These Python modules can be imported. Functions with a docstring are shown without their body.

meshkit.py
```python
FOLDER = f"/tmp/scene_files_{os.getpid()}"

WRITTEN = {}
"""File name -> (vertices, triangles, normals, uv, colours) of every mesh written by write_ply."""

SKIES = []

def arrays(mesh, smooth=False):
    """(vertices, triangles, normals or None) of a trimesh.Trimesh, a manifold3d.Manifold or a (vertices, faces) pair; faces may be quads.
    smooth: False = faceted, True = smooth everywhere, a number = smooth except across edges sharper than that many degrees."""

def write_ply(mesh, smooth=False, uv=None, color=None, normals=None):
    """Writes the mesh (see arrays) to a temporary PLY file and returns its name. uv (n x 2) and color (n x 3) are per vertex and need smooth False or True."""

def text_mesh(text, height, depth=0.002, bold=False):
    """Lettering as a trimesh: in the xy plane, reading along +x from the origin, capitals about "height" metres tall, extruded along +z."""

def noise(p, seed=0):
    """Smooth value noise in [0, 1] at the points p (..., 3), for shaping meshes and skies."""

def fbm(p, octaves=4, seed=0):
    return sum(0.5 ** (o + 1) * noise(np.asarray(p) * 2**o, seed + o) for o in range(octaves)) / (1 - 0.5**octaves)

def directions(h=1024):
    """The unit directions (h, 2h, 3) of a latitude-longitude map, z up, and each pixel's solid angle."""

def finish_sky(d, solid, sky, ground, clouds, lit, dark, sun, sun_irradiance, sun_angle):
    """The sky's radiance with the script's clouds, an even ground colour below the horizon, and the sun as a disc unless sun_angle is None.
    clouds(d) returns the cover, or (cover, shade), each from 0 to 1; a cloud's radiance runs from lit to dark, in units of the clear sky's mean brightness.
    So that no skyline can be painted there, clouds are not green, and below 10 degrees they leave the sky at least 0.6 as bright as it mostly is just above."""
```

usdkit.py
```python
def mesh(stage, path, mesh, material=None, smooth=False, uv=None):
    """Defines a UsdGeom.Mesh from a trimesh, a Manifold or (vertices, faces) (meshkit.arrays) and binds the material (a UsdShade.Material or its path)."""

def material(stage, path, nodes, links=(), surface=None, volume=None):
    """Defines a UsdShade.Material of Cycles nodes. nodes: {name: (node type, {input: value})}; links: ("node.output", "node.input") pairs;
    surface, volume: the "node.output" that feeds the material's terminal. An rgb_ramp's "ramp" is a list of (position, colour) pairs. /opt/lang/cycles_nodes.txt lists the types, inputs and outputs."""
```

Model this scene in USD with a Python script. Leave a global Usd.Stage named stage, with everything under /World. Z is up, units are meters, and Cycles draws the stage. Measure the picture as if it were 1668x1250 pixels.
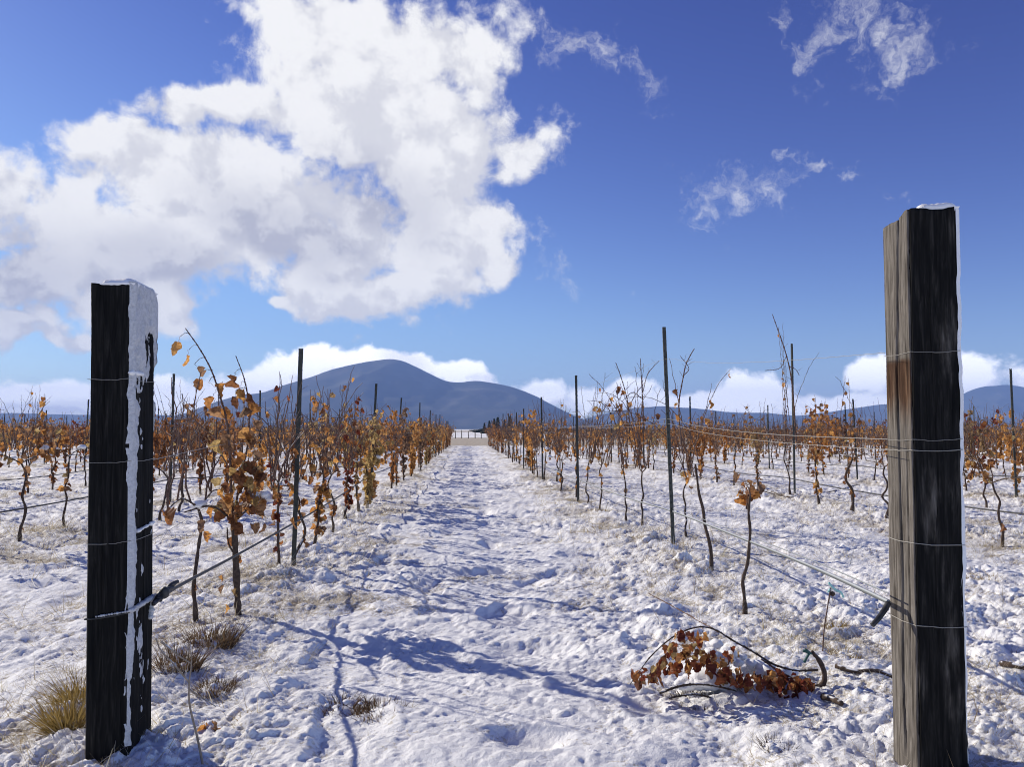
import math, random
import numpy as np
import trimesh
import usdkit, meshkit
from pxr import Usd, UsdGeom, UsdLux, UsdShade, Sdf, Gf, Vt

stage = Usd.Stage.CreateInMemory()
UsdGeom.SetStageUpAxis(stage, 'Z')
UsdGeom.SetStageMetersPerUnit(stage, 1.0)
UsdGeom.Xform.Define(stage, '/World')
UsdGeom.Scope.Define(stage, '/World/Looks')
rad = math.radians

# ------------------------------------------------------------------ camera
CAM_H, YAW, PITCH, FPX = 1.10, rad(3.2), rad(3.53), 1297.0
FWD = np.array([math.sin(YAW)*math.cos(PITCH), math.cos(YAW)*math.cos(PITCH), math.sin(PITCH)])
RIGHT = np.array([math.cos(YAW), -math.sin(YAW), 0.0])
UP = np.cross(RIGHT, FWD)
EYE = np.array([0.0, 0.0, CAM_H])
cam = UsdGeom.Camera.Define(stage, '/World/camera')
cam.CreateHorizontalApertureAttr(36.0)
cam.CreateVerticalApertureAttr(27.0)
cam.CreateFocalLengthAttr(36.0*FPX/1668.0)
cam.CreateClippingRangeAttr(Gf.Vec2f(0.05, 60000))
cam.CreateExposureAttr(0.30)
m = Gf.Matrix4d(*RIGHT, 0, *UP, 0, *(-FWD), 0, *EYE, 1)
cam.AddTransformOp().Set(m)


def ray(px, py):
    "direction of a point of the picture measured in the photograph (1668 x 1250)"
    d = FWD + (px-834)/FPX*RIGHT + (625-py)/FPX*UP
    return d/np.linalg.norm(d)


def at(px, py, Y):
    "the point at world distance Y along the rows that stands there in the photograph"
    d = ray(px, py)
    return EYE + d*(Y/d[1])


# ------------------------------------------------------------------ sun and sky
SUN_AZ, SUN_EL = rad(-55), rad(28)
SUN = np.array([math.sin(SUN_AZ)*math.cos(SUN_EL), math.cos(SUN_AZ)*math.cos(SUN_EL), math.sin(SUN_EL)])
sun = UsdLux.DistantLight.Define(stage, '/World/sun')
sun.CreateNormalizeAttr(True)
sun.CreateIntensityAttr(1.25)
sun.CreateAngleAttr(0.5)
sun.CreateColorAttr(Gf.Vec3f(1.0, 0.93, 0.80))
sx = np.cross([0, 0, 1.0], SUN); sx /= np.linalg.norm(sx)
sy = np.cross(SUN, sx)
sun.AddTransformOp().Set(Gf.Matrix4d(*sx, 0, *sy, 0, *SUN, 0, 0, 0, 0, 1))


def euler_from(a, b, c):
    "XYZ euler of the rotation whose columns are a, b, c"
    R = np.stack([a, b, c], 1)
    return np.array(trimesh.transformations.euler_from_matrix(R, 'sxyz'))


def sky_material():
    n, l = {}, []
    n['geo'] = ('texture_coordinate', {})
    n['sky'] = ('sky_texture', {'sky_type': 'single_scattering', 'sun_disc': False, 'sun_elevation': SUN_EL,
                                'sun_rotation': SUN_AZ, 'altitude': 1500.0, 'air_density': 1.0, 'aerosol_density': 0.35, 'ozone_density': 3.0})
    BL = [  # clouds as they stand over the valley: direction by picture position, half width, half height, tilt
        (620, 80, 225, 120, 0), (490, 30, 120, 80, 0), (770, 90, 90, 90, 0), (640, 235, 210, 110, 25), (335, 172, 110, 46, -8),
        (205, 245, 100, 62, 0), (330, 310, 190, 92, 15), (60, 365, 120, 85, 10), (40, 455, 150, 80, 0), (250, 410, 210, 92, 5),
        (510, 350, 250, 112, 15), (690, 385, 150, 100, 0), (860, 250, 66, 60, -20), (815, 395, 55, 80, 0), (570, 478, 180, 56, 0),
        (705, 470, 120, 50, 0), (450, 502, 62, 22, 0), (70, 545, 105, 30, -5), (230, 470, 120, 52, 0), (720, 210, 120, 120, 0), (625, 338, 90, 80, 0), (845, 425, 55, 60, 0)]
    WI = [(955, 88, 110, 30, 27), (1210, 314, 70, 56, -15), (1278, 250, 22, 12, 10), (1385, 292, 26, 15, 20), (1445, 322, 18, 14, 0),
          (1425, 45, 74, 52, 20), (1282, 58, 16, 30, -20), (1338, 62, 24, 50, 10), (916, 455, 17, 34, -10), (888, 398, 13, 48, 0),
          (1340, 275, 40, 7, 15), (1150, 345, 20, 20, 0), (1480, 95, 40, 50, 10)]
    HO = [(520, 595, 110, 34, -8), (625, 588, 85, 26, 6), (735, 606, 75, 24, 12), (430, 640, 110, 44, 0), (60, 656, 140, 28, 0), (290, 662, 110, 52, 0),
          (872, 632, 52, 26, 0), (1000, 648, 110, 30, 0), (1215, 648, 80, 40, 0), (1120, 662, 130, 26, 0), (1412, 612, 46, 34, 0), (1345, 665, 90, 26, 0),
          (1600, 620, 66, 40, 0), (1668, 612, 46, 42, 0), (1800, 620, 120, 46, 0), (-160, 640, 160, 50, 0), (-200, 400, 160, 110, 0), (1490, 660, 90, 26, 0)]
    k = [0]

    def node(kind, **inp):
        k[0] += 1
        nm = f'x{k[0]}'
        n[nm] = (kind, {a: b for a, b in inp.items() if not (isinstance(b, str) and b.startswith('@'))})
        for a, b in inp.items():
            if isinstance(b, str) and b.startswith('@'):
                l.append((b[1:], f'{nm}.{a}'))
        return nm

    def math_(t, a, b, c=0.0, clamp=False):
        return '@' + node('math', math_type=t, value1=a, value2=b, value3=c, use_clamp=clamp) + '.value'

    def blobs(v, table):
        out = None
        for px, py, rx, ry, tilt in table:
            c = ray(px, py)
            a = np.cross(c, [0, 0, 1.0]); a /= np.linalg.norm(a)
            b = np.cross(a, c)
            t = rad(-tilt)
            a2, b2 = a*math.cos(t)+b*math.sin(t), -a*math.sin(t)+b*math.cos(t)
            e = euler_from(a2, c, b2)
            mp = node('mapping', mapping_type='texture', vector=v, location=c, rotation=e, scale=(rx/FPX, max(rx, ry)/FPX, ry/FPX))
            ln = '@' + node('vector_math', math_type='length', vector1='@' + mp + '.vector') + '.value'
            g = math_('subtract', 1.0, ln)
            out = g if out is None else math_('smoothmax', out, g, 0.25)
        return out

    def noise(v, scale, detail, rough, dist=0.0):
        return '@' + node('noise_texture', vector=v, scale=scale, detail=detail, roughness=rough, distortion=dist) + '.fac'

    V = '@geo.generated'
    n['geo'] = ('geometry', {})
    n['neg'] = ('vector_math', {'math_type': 'scale', 'scale': -1.0})
    l.append(('geo.incoming', 'neg.vector1'))
    V = '@neg.vector'
    V2 = '@' + node('vector_math', math_type='add', vector1=V, vector2=tuple(SUN*0.035)) + '.vector'

    def back(v):  # the rest of the sky: scattered cumulus of the same kind
        d = '@' + node('vector_math', math_type='dot_product', vector1=v, vector2=(math.sin(YAW), math.cos(YAW), 0)) + '.value'
        w = '@' + node('map_range', range_type='smoothstep', value=d, from_min=0.35, from_max=0.1, to_min=0.0, to_max=1.0) + '.result'
        lo = noise(v, 2.2, 1.0, 0.5)
        f = math_('multiply_add', lo, 5.0, -3.6)
        return math_('subtract', math_('multiply', math_('add', f, 1.0), w), 1.0)

    def density(v):
        wn = '@' + node('noise_texture', vector=v, scale=9.0, detail=3.0, roughness=0.55) + '.color'
        wv = '@' + node('vector_math', math_type='multiply_add', vector1=wn, vector2=(0.16, 0.16, 0.16), vector3=(-0.08, -0.08, -0.08)) + '.vector'
        ws = '@' + node('vector_math', math_type='add', vector1=v, vector2=wv) + '.vector'
        wh = '@' + node('vector_math', math_type='multiply_add', vector1=wn, vector2=(0.10, 0.10, 0.05), vector3=(-0.05, -0.05, -0.025)) + '.vector'
        wh = '@' + node('vector_math', math_type='add', vector1=v, vector2=wh) + '.vector'
        big = blobs(ws, BL)
        hor = blobs(wh, HO)
        nz = noise(v, 8.0, 10.0, 0.60, 0.2)
        nf = noise(v, 30.0, 8.0, 0.62, 0.3)
        dn = math_('multiply_add', nz, 4.8, -2.4)
        df = math_('multiply_add', nf, 2.3, -1.15)
        nn = math_('add', dn, df)
        b = math_('add', math_('multiply', math_('minimum', big, 0.62), 2.3), math_('add', nn, -0.12))
        nh = noise(v, 21.0, 8.0, 0.62, 0.25)
        h = math_('add', math_('multiply', math_('minimum', hor, 0.6), 2.6), math_('add', math_('multiply', dn, 0.4), math_('multiply_add', nh, 4.2, -2.1)))
        bk = math_('add', back(v), nn)
        return math_('maximum', math_('maximum', b, h), bk), nz, '@' + node('map_range', range_type='smoothstep', value=math_('subtract', h, b), from_min=-0.2, from_max=0.3, to_min=1.0, to_max=1.8) + '.result'

    dens, nz, gain = density(V)
    dens2, _, _ = density(V2)
    cover = '@' + node('map_range', range_type='smoothstep', value=dens, from_min=-0.15, from_max=0.85, to_min=0, to_max=1) + '.result'
    # wisps: thin, torn, never quite opaque
    wq = '@' + node('noise_texture', vector=V, scale=16.0, detail=4.0, roughness=0.6) + '.color'
    wq = '@' + node('vector_math', math_type='multiply_add', vector1=wq, vector2=(0.12, 0.12, 0.12), vector3=(-0.06, -0.06, -0.06)) + '.vector'
    wq = '@' + node('vector_math', math_type='add', vector1=V, vector2=wq) + '.vector'
    wf = blobs(wq, WI)
    wn = noise(wq, 22.0, 10.0, 0.68, 0.3)
    wd = math_('add', math_('multiply', wf, 1.0), math_('multiply_add', wn, 6.0, -3.2))
    wc = '@' + node('map_range', range_type='smoothstep', value=wd, from_min=-0.3, from_max=2.0, to_min=0, to_max=0.7) + '.result'
    cov = math_('maximum', cover, wc, clamp=True)
    # light and shade within the cloud: thinner towards the sun is brighter
    dif = math_('subtract', dens2, dens)
    lit = '@' + node('map_range', range_type='smoothstep', value=dif, from_min=-0.45, from_max=0.6, to_min=0, to_max=1) + '.result'
    GR = blobs(V, [(20, 440, 190, 110, 0), (480, 380, 190, 70, 12), (620, 330, 140, 80, 30), (250, 420, 170, 60, 0), (660, 588, 60, 34, 20), (90, 665, 120, 16, 0)])
    thick = '@' + node('map_range', range_type='smoothstep', value=math_('add', GR, math_('multiply_add', nz, 1.6, -0.8)), from_min=-0.1, from_max=0.8, to_min=0, to_max=1) + '.result'
    sh = math_('multiply_add', thick, 0.55, math_('multiply', lit, 0.5), clamp=True)
    ccol = '@' + node('mix_color', blend_type='mix', fac=sh, a=CLOUD_LIT, b=CLOUD_DARK, use_clamp=False) + '.result'
    sp = node('separate_color', color='@sky.color')
    near_sun = '@' + node('map_range', range_type='smoothstep', value=f'@{sp}.g', from_min=2.6, from_max=6.5, to_min=0.0, to_max=1.0) + '.result'
    chan = []
    for c_, p_, k_, kb in (('r', 1.8, SKY_TINT[0], 0.50), ('g', 1.9, SKY_TINT[1], 0.45), ('b', 1.3, SKY_TINT[2], 0.95)):
        deep = math_('multiply', math_('power', f'@{sp}.{c_}', p_), k_)
        pale = math_('multiply', math_('power', f'@{sp}.{c_}', 1.35 if c_ != 'b' else 1.0), kb)
        chan.append('@' + node('mix_float', fac=near_sun, a=deep, b=pale) + '.result')
    r_, g_, b_ = chan
    skyc = '@' + node('combine_color', r=r_, g=g_, b=b_) + '.color'
    ccol = '@' + node('vector_math', math_type='scale', vector1=ccol, scale=gain) + '.vector'
    fin = '@' + node('mix_color', blend_type='mix', fac=cov, a=skyc, b=ccol, use_clamp=False) + '.result'
    n['bg'] = ('background_shader', {'strength': SKY_STRENGTH})
    l.append((fin[1:], 'bg.color'))
    return usdkit.material(stage, '/World/Looks/sky_look', n, l, surface='bg.background')


SKY_STRENGTH = 0.10
CLOUD_LIT, CLOUD_DARK, SKY_TINT = (8.0, 7.95, 7.95), (4.3, 4.35, 5.05), (0.405, 0.247, 0.604)
dome = UsdLux.DomeLight.Define(stage, '/World/sky')
dome.CreateIntensityAttr(1.0)
UsdShade.MaterialBindingAPI.Apply(dome.GetPrim()).Bind(sky_material())
dome.GetPrim().SetCustomDataByKey('label', 'deep blue winter sky with large white cumulus')
dome.GetPrim().SetCustomDataByKey('kind', 'structure')

# ------------------------------------------------------------------ helpers
LOOK = {}


def mat(name, nodes, links, **kw):
    LOOK[name] = usdkit.material(stage, f'/World/Looks/{name}', nodes, links, **kw)
    return LOOK[name]


used = {}


def numbered(parent, name):
    k = used.get((parent, name), 0)
    used[(parent, name)] = k+1
    return f'{parent}/{name}' + (f'_{k:03d}' if k else '')


def tag(prim, label=None, category=None, group=None, kind=None):
    for k, v in (('label', label), ('category', category), ('group', group), ('kind', kind)):
        if v:
            prim.SetCustomDataByKey(k, v)
    return prim


def thing(name, label, cat, loc=(0, 0, 0), rotz=0.0, group=None, scale=None):
    x = UsdGeom.Xform.Define(stage, numbered('/World', name))
    x.AddTranslateOp().Set(Gf.Vec3d(*map(float, loc)))
    x.AddRotateZOp().Set(float(math.degrees(rotz)))
    s = scale if scale is not None else (1, 1, 1)
    x.AddScaleOp().Set(Gf.Vec3f(*map(float, s)))
    return tag(x.GetPrim(), label, cat, group)


def copy_of(src, label, cat, loc, rotz, group=None, scale=(1, 1, 1)):
    name = src.GetName().rstrip('0123456789').rstrip('_')
    p = thing(name, label, cat, loc, rotz, group, scale)
    p.GetReferences().AddInternalReference(src.GetPath())
    p.SetInstanceable(True)
    return p


def part(parent, name, mesh, look, smooth=False, label=None, kind=None):
    pp = str(parent.GetPath())
    m_ = usdkit.mesh(stage, numbered(pp, name), mesh, LOOK[look], smooth=smooth)
    return tag(m_.GetPrim(), label, None, None, kind)


def solo(name, mesh, look, label, cat=None, group=None, kind=None, smooth=False):
    m_ = usdkit.mesh(stage, numbered('/World', name), mesh, LOOK[look], smooth=smooth)
    return tag(m_.GetPrim(), label, cat, group, kind)


def join(parts):
    vs, fs, n = [], [], 0
    for v, f in parts:
        vs.append(np.asarray(v)); fs.append(np.asarray(f)+n); n += len(v)
    return (np.vstack(vs), np.vstack(fs)) if vs else (np.zeros((0, 3)), np.zeros((0, 3), int))


def tube(pts, radii, sides=5, phase=0.0):
    "a tapered, capped tube along a polyline"
    p = np.asarray(pts, float)
    r = np.broadcast_to(np.asarray(radii, float), (len(p),))
    t = np.gradient(p, axis=0)
    t /= np.linalg.norm(t, axis=1, keepdims=True)+1e-12
    mean = t.mean(0)
    ref = np.eye(3)[int(np.argmin(np.abs(mean)))]
    a = np.cross(t, ref); a /= np.linalg.norm(a, axis=1, keepdims=True)+1e-12
    b = np.cross(t, a)
    ang = np.arange(sides)*2*np.pi/sides+phase
    v = p[:, None]+r[:, None, None]*(np.cos(ang)[None, :, None]*a[:, None]+np.sin(ang)[None, :, None]*b[:, None])
    n = len(p)
    i, j = np.meshgrid(np.arange(n-1), np.arange(sides), indexing='ij')
    q = np.stack([i*sides+j, i*sides+(j+1) % sides, (i+1)*sides+(j+1) % sides, (i+1)*sides+j], -1).reshape(-1, 4)
    f = np.vstack([q[:, [0, 1, 2]], q[:, [0, 2, 3]]])
    v = np.vstack([v.reshape(-1, 3), p[0], p[-1]])
    k = np.arange(sides)
    c0 = np.stack([np.full(sides, n*sides), (k+1) % sides, k], 1)
    c1 = np.stack([np.full(sides, n*sides+1), (n-1)*sides+k, (n-1)*sides+(k+1) % sides], 1)
    return v, np.vstack([f, c0, c1])


def smooth_line(pts, n):
    "Catmull-Rom through the points, n samples"
    p = np.asarray(pts, float)
    p = np.vstack([2*p[0]-p[1], p, 2*p[-1]-p[-2]])
    out = []
    for s in np.linspace(0, len(p)-3-1e-9, n):
        i = int(s); t = s-i
        a, b, c, d = p[i:i+4]
        out.append(0.5*((2*b)+(-a+c)*t+(2*a-5*b+4*c-d)*t*t+(-a+3*b-3*c+d)*t**3))
    return np.array(out)


def fbm2(x, y, seed, octaves=3):
    return meshkit.fbm(np.stack([x, y, np.full_like(x, 0.37)], -1), octaves, seed)


def noise2(x, y, seed):
    return meshkit.noise(np.stack([x, y, np.full_like(x, 0.37)], -1), seed)


# ------------------------------------------------------------------ materials
def N(kind, **kw):
    return (kind, kw)


# snow with straw and soil showing where the thin cover breaks (primvar "bare" holds how much of the cover is gone)
mat('snow_ground', {
    'geo': N('geometry'), 'bare': N('attribute', attribute='bare'), 'far': N('attribute', attribute='field'),
    'n1': N('noise_texture', scale=55.0, detail=4.0, roughness=0.65), 'n2': N('noise_texture', scale=9.0, detail=5.0, roughness=0.6),
    'ns': N('noise_texture', scale=95.0, detail=5.0, roughness=0.7),
    'add': N('math', math_type='multiply_add', value2=1.9, value3=-0.95), 'sum': N('math', math_type='add'),
    'rampb': N('map_range', range_type='smoothstep', from_min=0.40, from_max=0.62, to_min=0.0, to_max=1.0),
    'straw': N('rgb_ramp', ramp=[(0.3, (0.035, 0.026, 0.018)), (0.45, (0.20, 0.155, 0.105)), (0.55, (0.44, 0.385, 0.30)), (0.7, (0.64, 0.61, 0.56))]),
    'sn': N('rgb_ramp', ramp=[(0.3, (0.75, 0.745, 0.75)), (0.7, (0.83, 0.825, 0.825))]),
    'm1': N('mix_color', use_clamp=False),
    'fieldc': N('rgb_ramp', ramp=[(0.3, (0.30, 0.25, 0.18)), (0.55, (0.42, 0.36, 0.28)), (0.75, (0.55, 0.5, 0.42))]),
    'm2': N('mix_color', use_clamp=False),
    'bump': N('bump', strength=0.6, distance=0.014), 'p': N('principled_bsdf', roughness=0.75, specular_ior_level=0.25)},
    [('geo.position', 'n1.vector'), ('geo.position', 'n2.vector'), ('geo.position', 'ns.vector'), ('n1.fac', 'add.value1'), ('add.value', 'sum.value1'), ('bare.fac', 'sum.value2'),
     ('sum.value', 'rampb.value'), ('n1.fac', 'straw.fac'), ('n2.fac', 'sn.fac'), ('sn.color', 'm1.a'), ('straw.color', 'm1.b'), ('rampb.result', 'm1.fac'),
     ('n2.fac', 'fieldc.fac'), ('m1.result', 'm2.a'), ('fieldc.color', 'm2.b'), ('far.fac', 'm2.fac'), ('m2.result', 'p.base_color'),
     ('ns.fac', 'bump.height'), ('bump.normal', 'p.normal')], surface='p.BSDF')
mat('snow', {'geo': N('geometry'), 'n': N('noise_texture', scale=140.0, detail=3.0, roughness=0.6), 'b': N('bump', strength=0.4, distance=0.008),
             'p': N('principled_bsdf', base_color=(0.75, 0.745, 0.75), roughness=0.7, specular_ior_level=0.25)},
    [('geo.position', 'n.vector'), ('n.fac', 'b.height'), ('b.normal', 'p.normal')], surface='p.BSDF')


def timber(name, dark, light, thresh):
    "sleeper wood: dark faces (primvar weather 0), paler faces (1), both with long grain"
    mat(name, {
        'tc': N('texture_coordinate'), 'mp': N('mapping', mapping_type='point', scale=(75.0, 75.0, 5.5)), 'w': N('attribute', attribute='paleness'),
        'g': N('noise_texture', scale=1.0, detail=7.0, roughness=0.65, distortion=0.6), 'mp2': N('mapping', mapping_type='point', scale=(14.0, 14.0, 2.4)),
        'st': N('noise_texture', scale=1.0, detail=5.0, roughness=0.6),
        'dark': N('rgb_ramp', ramp=dark), 'light': N('rgb_ramp', ramp=light), 'stain': N('attribute', attribute='stain'),
        'rust': N('rgb_ramp', ramp=[(0.32, (0.018, 0.010, 0.006)), (0.5, (0.055, 0.029, 0.017)), (0.65, (0.14, 0.085, 0.05)), (0.8, (0.22, 0.15, 0.10))]),
        'edge': N('math', math_type='multiply_add', value2=1.2, value3=-0.6), 'wsum': N('math', math_type='add'),
        'wr': N('map_range', range_type='smoothstep', from_min=0.35, from_max=0.65),
        'mx': N('mix_color', use_clamp=False), 'mx2': N('mix_color', use_clamp=False), 'ss': N('math', math_type='add'), 'sr': N('map_range', range_type='smoothstep', from_min=0.25, from_max=1.05),
        'b': N('bump', strength=0.8, distance=0.006), 'p': N('principled_bsdf', roughness=0.9, specular_ior_level=0.08)},
        [('tc.object', 'mp.vector'), ('tc.object', 'mp2.vector'), ('mp.vector', 'g.vector'), ('mp2.vector', 'st.vector'), ('g.fac', 'dark.fac'), ('g.fac', 'light.fac'), ('g.fac', 'rust.fac'),
         ('st.fac', 'edge.value1'), ('edge.value', 'wsum.value1'), ('w.fac', 'wsum.value2'), ('wsum.value', 'wr.value'), ('wr.result', 'mx.fac'), ('dark.color', 'mx.a'), ('light.color', 'mx.b'),
         ('stain.fac', 'ss.value1'), ('edge.value', 'ss.value2'), ('ss.value', 'sr.value'), ('sr.result', 'mx2.fac'), ('mx.result', 'mx2.a'), ('rust.color', 'mx2.b'),
         ('mx2.result', 'p.base_color'), ('g.fac', 'b.height'), ('b.normal', 'p.normal')], surface='p.BSDF')


timber('timber', [(0.3, (0.0035, 0.0035, 0.004)), (0.5, (0.010, 0.0095, 0.009)), (0.62, (0.020, 0.0185, 0.017)), (0.75, (0.045, 0.040, 0.036))],
       [(0.3, (0.028, 0.024, 0.020)), (0.43, (0.085, 0.074, 0.063)), (0.56, (0.15, 0.134, 0.117)), (0.72, (0.24, 0.218, 0.19))], 0)


def bark(name, c0, c1, frost_or_shaded_snow=0.0, scale=60.0):
    mat(name, {'geo': N('geometry'), 'oi': N('object_info'), 'n': N('noise_texture', scale=scale, detail=4.0, roughness=0.6), 'r': N('rgb_ramp', ramp=[(0.3, c0), (0.7, c1)]),
               'sx': N('separate_xyz'), 'f': N('map_range', range_type='smoothstep', from_min=0.35, from_max=0.8, to_min=0.0, to_max=1.0),
               'nf': N('noise_texture', scale=22.0, detail=2.0), 'nr': N('map_range', range_type='smoothstep', from_min=0.5, from_max=0.62, to_min=0.0, to_max=frost_or_shaded_snow), 'fm': N('math', math_type='multiply'),
               'mx': N('mix_color', b=(0.75, 0.75, 0.76), use_clamp=False), 'b': N('bump', strength=0.5, distance=0.004), 'p': N('principled_bsdf', roughness=0.85, specular_ior_level=0.2)},
        [('geo.position', 'n.vector'), ('geo.position', 'nf.vector'), ('geo.normal', 'sx.vector'), ('sx.z', 'f.value'), ('nf.fac', 'nr.value'), ('f.result', 'fm.value1'), ('nr.result', 'fm.value2'),
         ('fm.value', 'mx.fac'), ('n.fac', 'r.fac'), ('r.color', 'mx.a'), ('mx.result', 'p.base_color'), ('n.fac', 'b.height'), ('b.normal', 'p.normal')], surface='p.BSDF')


bark('bark', (0.030, 0.020, 0.016), (0.10, 0.068, 0.05), 1.0)
bark('cane_bark', (0.060, 0.034, 0.026), (0.17, 0.105, 0.08), 1.0)
bark('pale_twig', (0.16, 0.12, 0.085), (0.38, 0.30, 0.22), 1.0)


def leaf_look(name, ramp, trans):
    mat(name, {'geo': N('geometry'), 'oi': N('object_info'), 's': N('math', math_type='add'), 'fr': N('math', math_type='fraction'), 'r': N('rgb_ramp', ramp=ramp),
               'n': N('noise_texture', scale=70.0, detail=3.0), 'nr': N('map_range', from_min=0.3, from_max=0.7, to_min=0.55, to_max=1.25), 'mul': N('mix_color', blend_type='multiply', fac=1.0, use_clamp=False),
               'sx': N('separate_xyz'), 'ab': N('math', math_type='absolute'), 'p': N('principled_bsdf', roughness=0.6, specular_ior_level=0.3), 't': N('translucent_bsdf'),
               'mx': N('mix_closure', fac=trans)},
        [('geo.random_per_island', 's.value1'), ('oi.random', 's.value2'), ('s.value', 'fr.value1'), ('fr.value', 'r.fac'), ('geo.position', 'n.vector'), ('n.fac', 'nr.value'),
         ('r.color', 'mul.a'), ('nr.result', 'mul.b'), ('mul.result', 'p.base_color'), ('mul.result', 't.color'), ('p.BSDF', 'mx.closure1'), ('t.BSDF', 'mx.closure2')], surface='mx.closure')


leaf_look('dry_leaf', [(0.0, (0.14, 0.062, 0.034)), (0.18, (0.30, 0.13, 0.050)), (0.4, (0.50, 0.23, 0.066)), (0.62, (0.60, 0.315, 0.095)), (0.74, (0.38, 0.21, 0.10)), (0.86, (0.20, 0.125, 0.085)), (0.95, (0.48, 0.33, 0.13)), (1.0, (0.34, 0.25, 0.12))], 0.55)
leaf_look('red_leaf', [(0.0, (0.10, 0.022, 0.015)), (0.35, (0.20, 0.045, 0.022)), (0.6, (0.30, 0.09, 0.03)), (0.8, (0.40, 0.17, 0.05)), (1.0, (0.14, 0.055, 0.03))], 0.4)
mat('grass', {'geo': N('geometry'), 'oi': N('object_info'), 's': N('math', math_type='add'), 'fr': N('math', math_type='fraction'),
              'r': N('rgb_ramp', ramp=[(0.0, (0.26, 0.19, 0.10)), (0.25, (0.50, 0.42, 0.26)), (0.5, (0.62, 0.57, 0.48)), (0.7, (0.74, 0.72, 0.70)), (0.85, (0.42, 0.36, 0.16)), (1.0, (0.30, 0.20, 0.11))]),
              'p': N('principled_bsdf', roughness=0.8, specular_ior_level=0.2), 't': N('translucent_bsdf'), 'mx': N('mix_closure', fac=0.35)},
    [('geo.random_per_island', 's.value1'), ('oi.random', 's.value2'), ('s.value', 'fr.value1'), ('fr.value', 'r.fac'), ('r.color', 'p.base_color'), ('r.color', 't.color'),
     ('p.BSDF', 'mx.closure1'), ('t.BSDF', 'mx.closure2')], surface='mx.closure')
mat('gold_grass', {'geo': N('geometry'), 'r': N('rgb_ramp', ramp=[(0.0, (0.30, 0.21, 0.07)), (0.5, (0.50, 0.40, 0.17)), (0.8, (0.42, 0.38, 0.14)), (1.0, (0.62, 0.55, 0.38))]),
                   'p': N('principled_bsdf', roughness=0.8, specular_ior_level=0.2), 't': N('translucent_bsdf'), 'mx': N('mix_closure', fac=0.35)},
    [('geo.random_per_island', 'r.fac'), ('r.color', 'p.base_color'), ('r.color', 't.color'), ('p.BSDF', 'mx.closure1'), ('t.BSDF', 'mx.closure2')], surface='mx.closure')
mat('brown_weed', {'geo': N('geometry'), 'r': N('rgb_ramp', ramp=[(0.0, (0.07, 0.045, 0.03)), (0.3, (0.20, 0.145, 0.10)), (0.6, (0.40, 0.33, 0.26)), (0.8, (0.70, 0.68, 0.66)), (1.0, (0.75, 0.74, 0.74))]),
                   'p': N('principled_bsdf', roughness=0.85, specular_ior_level=0.2)},
    [('geo.random_per_island', 'r.fac'), ('r.color', 'p.base_color')], surface='p.BSDF')
mat('frost_weed', {'geo': N('geometry'), 'r': N('rgb_ramp', ramp=[(0.0, (0.10, 0.065, 0.04)), (0.25, (0.30, 0.22, 0.15)), (0.5, (0.50, 0.42, 0.32)), (0.7, (0.68, 0.63, 0.56)), (1.0, (0.76, 0.75, 0.75))]),
                   'p': N('principled_bsdf', roughness=0.85, specular_ior_level=0.2), 't': N('translucent_bsdf'), 'mx': N('mix_closure', fac=0.6)},
    [('geo.random_per_island', 'r.fac'), ('r.color', 'p.base_color'), ('r.color', 't.color'), ('p.BSDF', 'mx.closure1'), ('t.BSDF', 'mx.closure2')], surface='mx.closure')
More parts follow.
